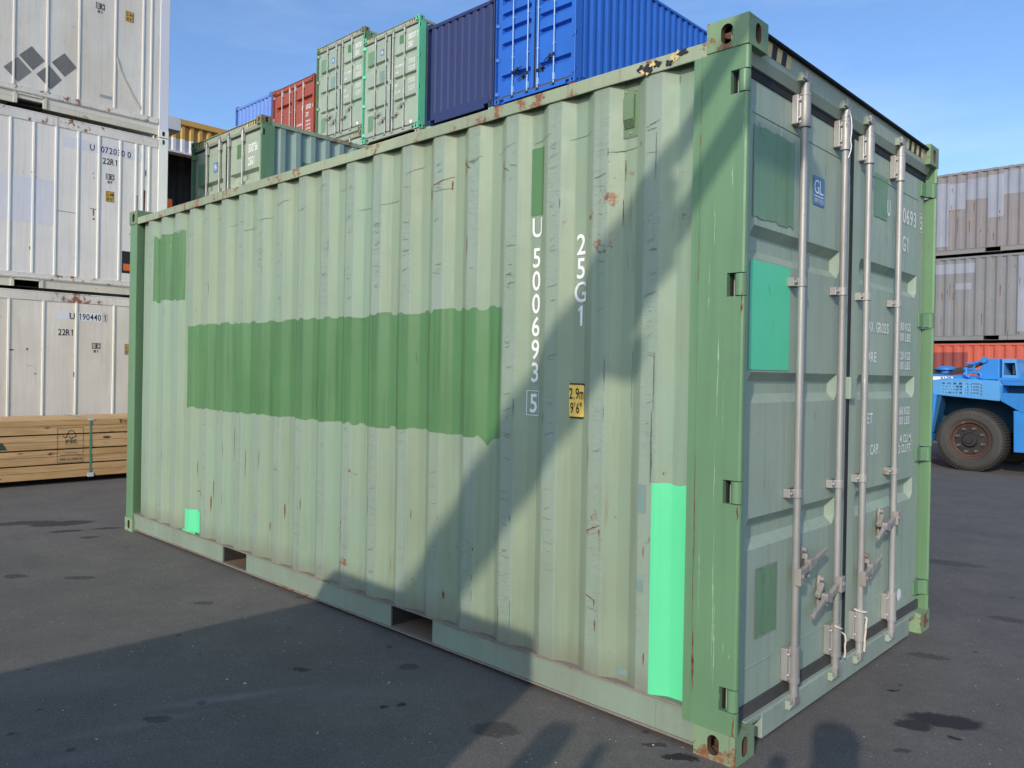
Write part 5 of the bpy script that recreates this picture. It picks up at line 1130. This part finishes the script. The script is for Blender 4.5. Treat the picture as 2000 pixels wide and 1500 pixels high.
mb = MB(); put_text(mb, 'SUP', -2.60, 1.503, 0.18, 0.05, lambda x, z: (x + 2.05, 0.243, z), bold=0.03); mb.build('black_writing', M['black'], tk)
# wheels
def wheel(x, y, R=0.515, w=0.36, face=-1):
    o = bpy.data.objects.new('wheel', None)
    mb = MB(); n = 48
    prof_ = [(0.30, 0.04), (0.36, 0.0), (0.44, 0.0), (0.485, 0.025), (0.508, 0.06), (0.515, 0.11), (0.515, w - 0.11), (0.508, w - 0.06), (0.48, w - 0.02), (0.40, w), (0.30, w - 0.03)]
    V = [(x + r_ * math.cos(2 * math.pi * i / n), y + d, R + r_ * math.sin(2 * math.pi * i / n)) for i in range(n) for r_, d in prof_]; q = len(prof_)
    for i in range(n):
        for j in range(q - 1): mb.add([V[i * q + j], V[((i + 1) % n) * q + j], V[((i + 1) % n) * q + j + 1], V[i * q + j + 1]], [(0, 1, 2, 3)], 1 if 3 <= j <= 6 else 0, False)
    for i in range(64):                              # tread lugs
        a = 2 * math.pi * i / 64; c_, s_ = math.cos(a), math.sin(a); t_ = (-s_, c_)
        for d0, d1 in ((0.045, 0.11), (0.125, 0.19), (w - 0.155, w - 0.05)):
            R0, R1, hw = 0.497, 0.527, 0.016; v = []
            for rr_ in (R0, R1):
                for dd in (d0, d1):
                    for sgn in (-1, 1): v.append((x + rr_ * c_ + t_[0] * hw * sgn, y + dd, R + rr_ * s_ + t_[1] * hw * sgn))
            mb.add(v, [(0, 1, 3, 2), (4, 6, 7, 5), (0, 4, 5, 1), (2, 3, 7, 6), (0, 2, 6, 4), (1, 5, 7, 3)], 1)
    w_ = mb.build('wheel', [tyre, trd], tk)
    mb = MB()
    rp_ = [(0.305, 0.03), (0.315, 0.015), (0.29, 0.02), (0.27, 0.06), (0.235, 0.075), (0.225, 0.05)]; q = len(rp_)
    V = [(x + r_ * math.cos(2 * math.pi * i / n), y + d, R + r_ * math.sin(2 * math.pi * i / n)) for i in range(n) for r_, d in rp_]
    for i in range(n):
        for j in range(q - 1): mb.add([V[i * q + j], V[((i + 1) % n) * q + j], V[((i + 1) % n) * q + j + 1], V[i * q + j + 1]], [(0, 1, 2, 3)], 0, True)
    mb.build('rim', rimm, w_)
    mb = MB(); mb.cyl((x, y + 0.062, R), (x, y + 0.2, R), 0.24, n=32); mb.cyl((x, y + 0.0, R), (x, y + 0.06, R), 0.10, 0.13, n=24); mb.cyl((x, y - 0.03, R), (x, y + 0.0, R), 0.055, 0.06, n=16); mb.build('hub', hubm, w_)
    for i in range(8):
        a = 2 * math.pi * (i + 0.5) / 8 + 0.1; cx_, cz_ = x + 0.20 * math.cos(a), R + 0.20 * math.sin(a)
        mb = MB(); mb.cyl((cx_, y + 0.065, cz_), (cx_, y + 0.015, cz_), 0.028, 0.024, n=6); mb.box(cx_ - 0.02 , cx_ + 0.035, y + 0.045, y + 0.063, cz_ - 0.018, cz_ + 0.018); mb.build('wheel_nut', painted('nut', (0.14, 0.10, 0.085), 0.2, 0.5) if i == 0 and x == 0 and y == 0 else NUT, w_)
NUT = painted('wheel_nut_steel', (0.13, 0.095, 0.08), 0.2, 0.5, 0.2, 0.2, 0.6)
wheel(0, 0.0); wheel(0, 2.0); wheel(3.3, 0.10); wheel(-2.2, -0.06)
tk.rotation_euler = (0, 0, math.radians(-5))

# ------------------------------------------------------------------ behind the camera: they cast the shadows in view
hm_ = painted('machine_paint', (0.10, 0.10, 0.10), 0.1, 0.1)
h = thing('container_handler', 'container handler behind the photographer, known only by the long shadow it casts', 'container handler', (-0.4, -6.5, 0))
B = lambda mb, x0, x1, y0, y1, z0, z1: mb.box(x0 + 0.4, x1 + 0.4, y0 + 6.5, y1 + 6.5, z0, z1)
mb = MB(); B(mb, -1.33, 0.40, -8.9, -3.95, 0.5, 2.2); B(mb, -1.33, 0.60, -8.9, -4.1, 0.35, 1.0); mb.build('chassis', hm_, h, bevel=0.05)
mb = MB()
for x, y in ((-1.15, -4.6), (-1.15, -8.0), (0.35, -4.6), (0.35, -8.0)): mb.cyl((x - 0.2 + 0.4, y + 6.5, 0.55), (x + 0.2 + 0.4, y + 6.5, 0.55), 0.55, n=24)
mb.build('wheel', trd, h)
mb = MB(); B(mb, 1.32, 1.52, -10.2, -5.0, 4.40, 4.79); B(mb, 1.34, 1.40, -5.0, -2.6, 4.66, 4.76); B(mb, 1.42, 1.50, -5.0, -3.4, 4.44, 4.54); mb.build('boom', hm_, h, bevel=0.02)  # two thin front members added only to soften the boom's shadow
mb = MB(); B(mb, 0.7, 1.55, -10.2, -9.7, 2.0, 4.4); B(mb, -1.0, 1.4, -10.2, -8.9, 0.5, 2.2); mb.build('boom_support', hm_, h)
mb = MB(); mb.cyl((1.54 + 0.4, 0.5, 4.50), (1.70 + 0.4, 0.5, 4.50), 0.085, n=16); mb.build('work_lamp', hm_, h)
mb = MB()
for x, rr_ in ((0.80, 0.07), (1.02, 0.03)): mb.tube([(x + 0.4, 2.2, 0), (x + 0.4, 2.2, 1.98)], rr_, 10)
for z in (0.5, 1.0, 1.5): mb.tube([(0.55 + 0.4, 2.2, z), (1.02 + 0.4, 2.2, z)], 0.016, 8)
mb.build('ladder', hm_, h)

def person():
    J = dict(pel=(0, 0, 0.95), sp=(0, 0.0, 1.18), ch=(0, 0.01, 1.38), nk=(0, 0.02, 1.50), hd=(0, 0.03, 1.62), tp=(0, 0.035, 1.70),
             hl=(-0.10, 0, 0.92), kl=(-0.12, 0.02, 0.50), al=(-0.13, -0.02, 0.09), tl=(-0.15, 0.14, 0.04), hr=(0.10, 0, 0.92), kr=(0.12, 0.03, 0.50), ar=(0.13, 0.0, 0.09), tr=(0.16, 0.16, 0.04),
             sl=(-0.19, 0.01, 1.40), el=(-0.20, 0.10, 1.14), wl=(-0.14, 0.20, 1.40), pl=(-0.11, 0.22, 1.47), sr=(0.19, 0.01, 1.40), er=(0.20, 0.10, 1.14), wr=(0.14, 0.20, 1.40), pr=(0.11, 0.22, 1.47))
    Rr = dict(pel=0.15, sp=0.14, ch=0.16, nk=0.06, hd=0.105, tp=0.075, hl=0.10, kl=0.062, al=0.045, tl=0.04, hr=0.10, kr=0.062, ar=0.045, tr=0.04, sl=0.07, el=0.045, wl=0.03, pl=0.035, sr=0.07, er=0.045, wr=0.03, pr=0.035)
    E_ = [('pel', 'sp'), ('sp', 'ch'), ('ch', 'nk'), ('nk', 'hd'), ('hd', 'tp'), ('pel', 'hl'), ('hl', 'kl'), ('kl', 'al'), ('al', 'tl'), ('pel', 'hr'), ('hr', 'kr'), ('kr', 'ar'), ('ar', 'tr'), ('ch', 'sl'), ('sl', 'el'), ('el', 'wl'), ('wl', 'pl'), ('ch', 'sr'), ('sr', 'er'), ('er', 'wr'), ('wr', 'pr')]
    ks = list(J); me = bpy.data.meshes.new('person'); me.from_pydata([J[k] for k in ks], [(ks.index(a), ks.index(b_)) for a, b_ in E_], [])
    o = bpy.data.objects.new('person', me); COL.objects.link(o); me.materials.append(flat('dark_jacket', (0.05, 0.05, 0.06), 0.9))
    o.modifiers.new('skin', 'SKIN'); sv = me.skin_vertices[0].data
    for i, k in enumerate(ks): sv[i].radius = (Rr[k], Rr[k]); sv[i].use_root = (k == 'pel')
    s_ = o.modifiers.new('sub', 'SUBSURF'); s_.levels = 2; s_.render_levels = 2
    return o
pp = person(); pp.location = (1.52, -3.12, 0); pp.scale = (1.08, 1.08, 1.08); pp.rotation_euler = (0, 0, math.radians(43.8))
tag(pp, 'photographer in dark clothes holding up a phone, present only as a shadow', 'person')
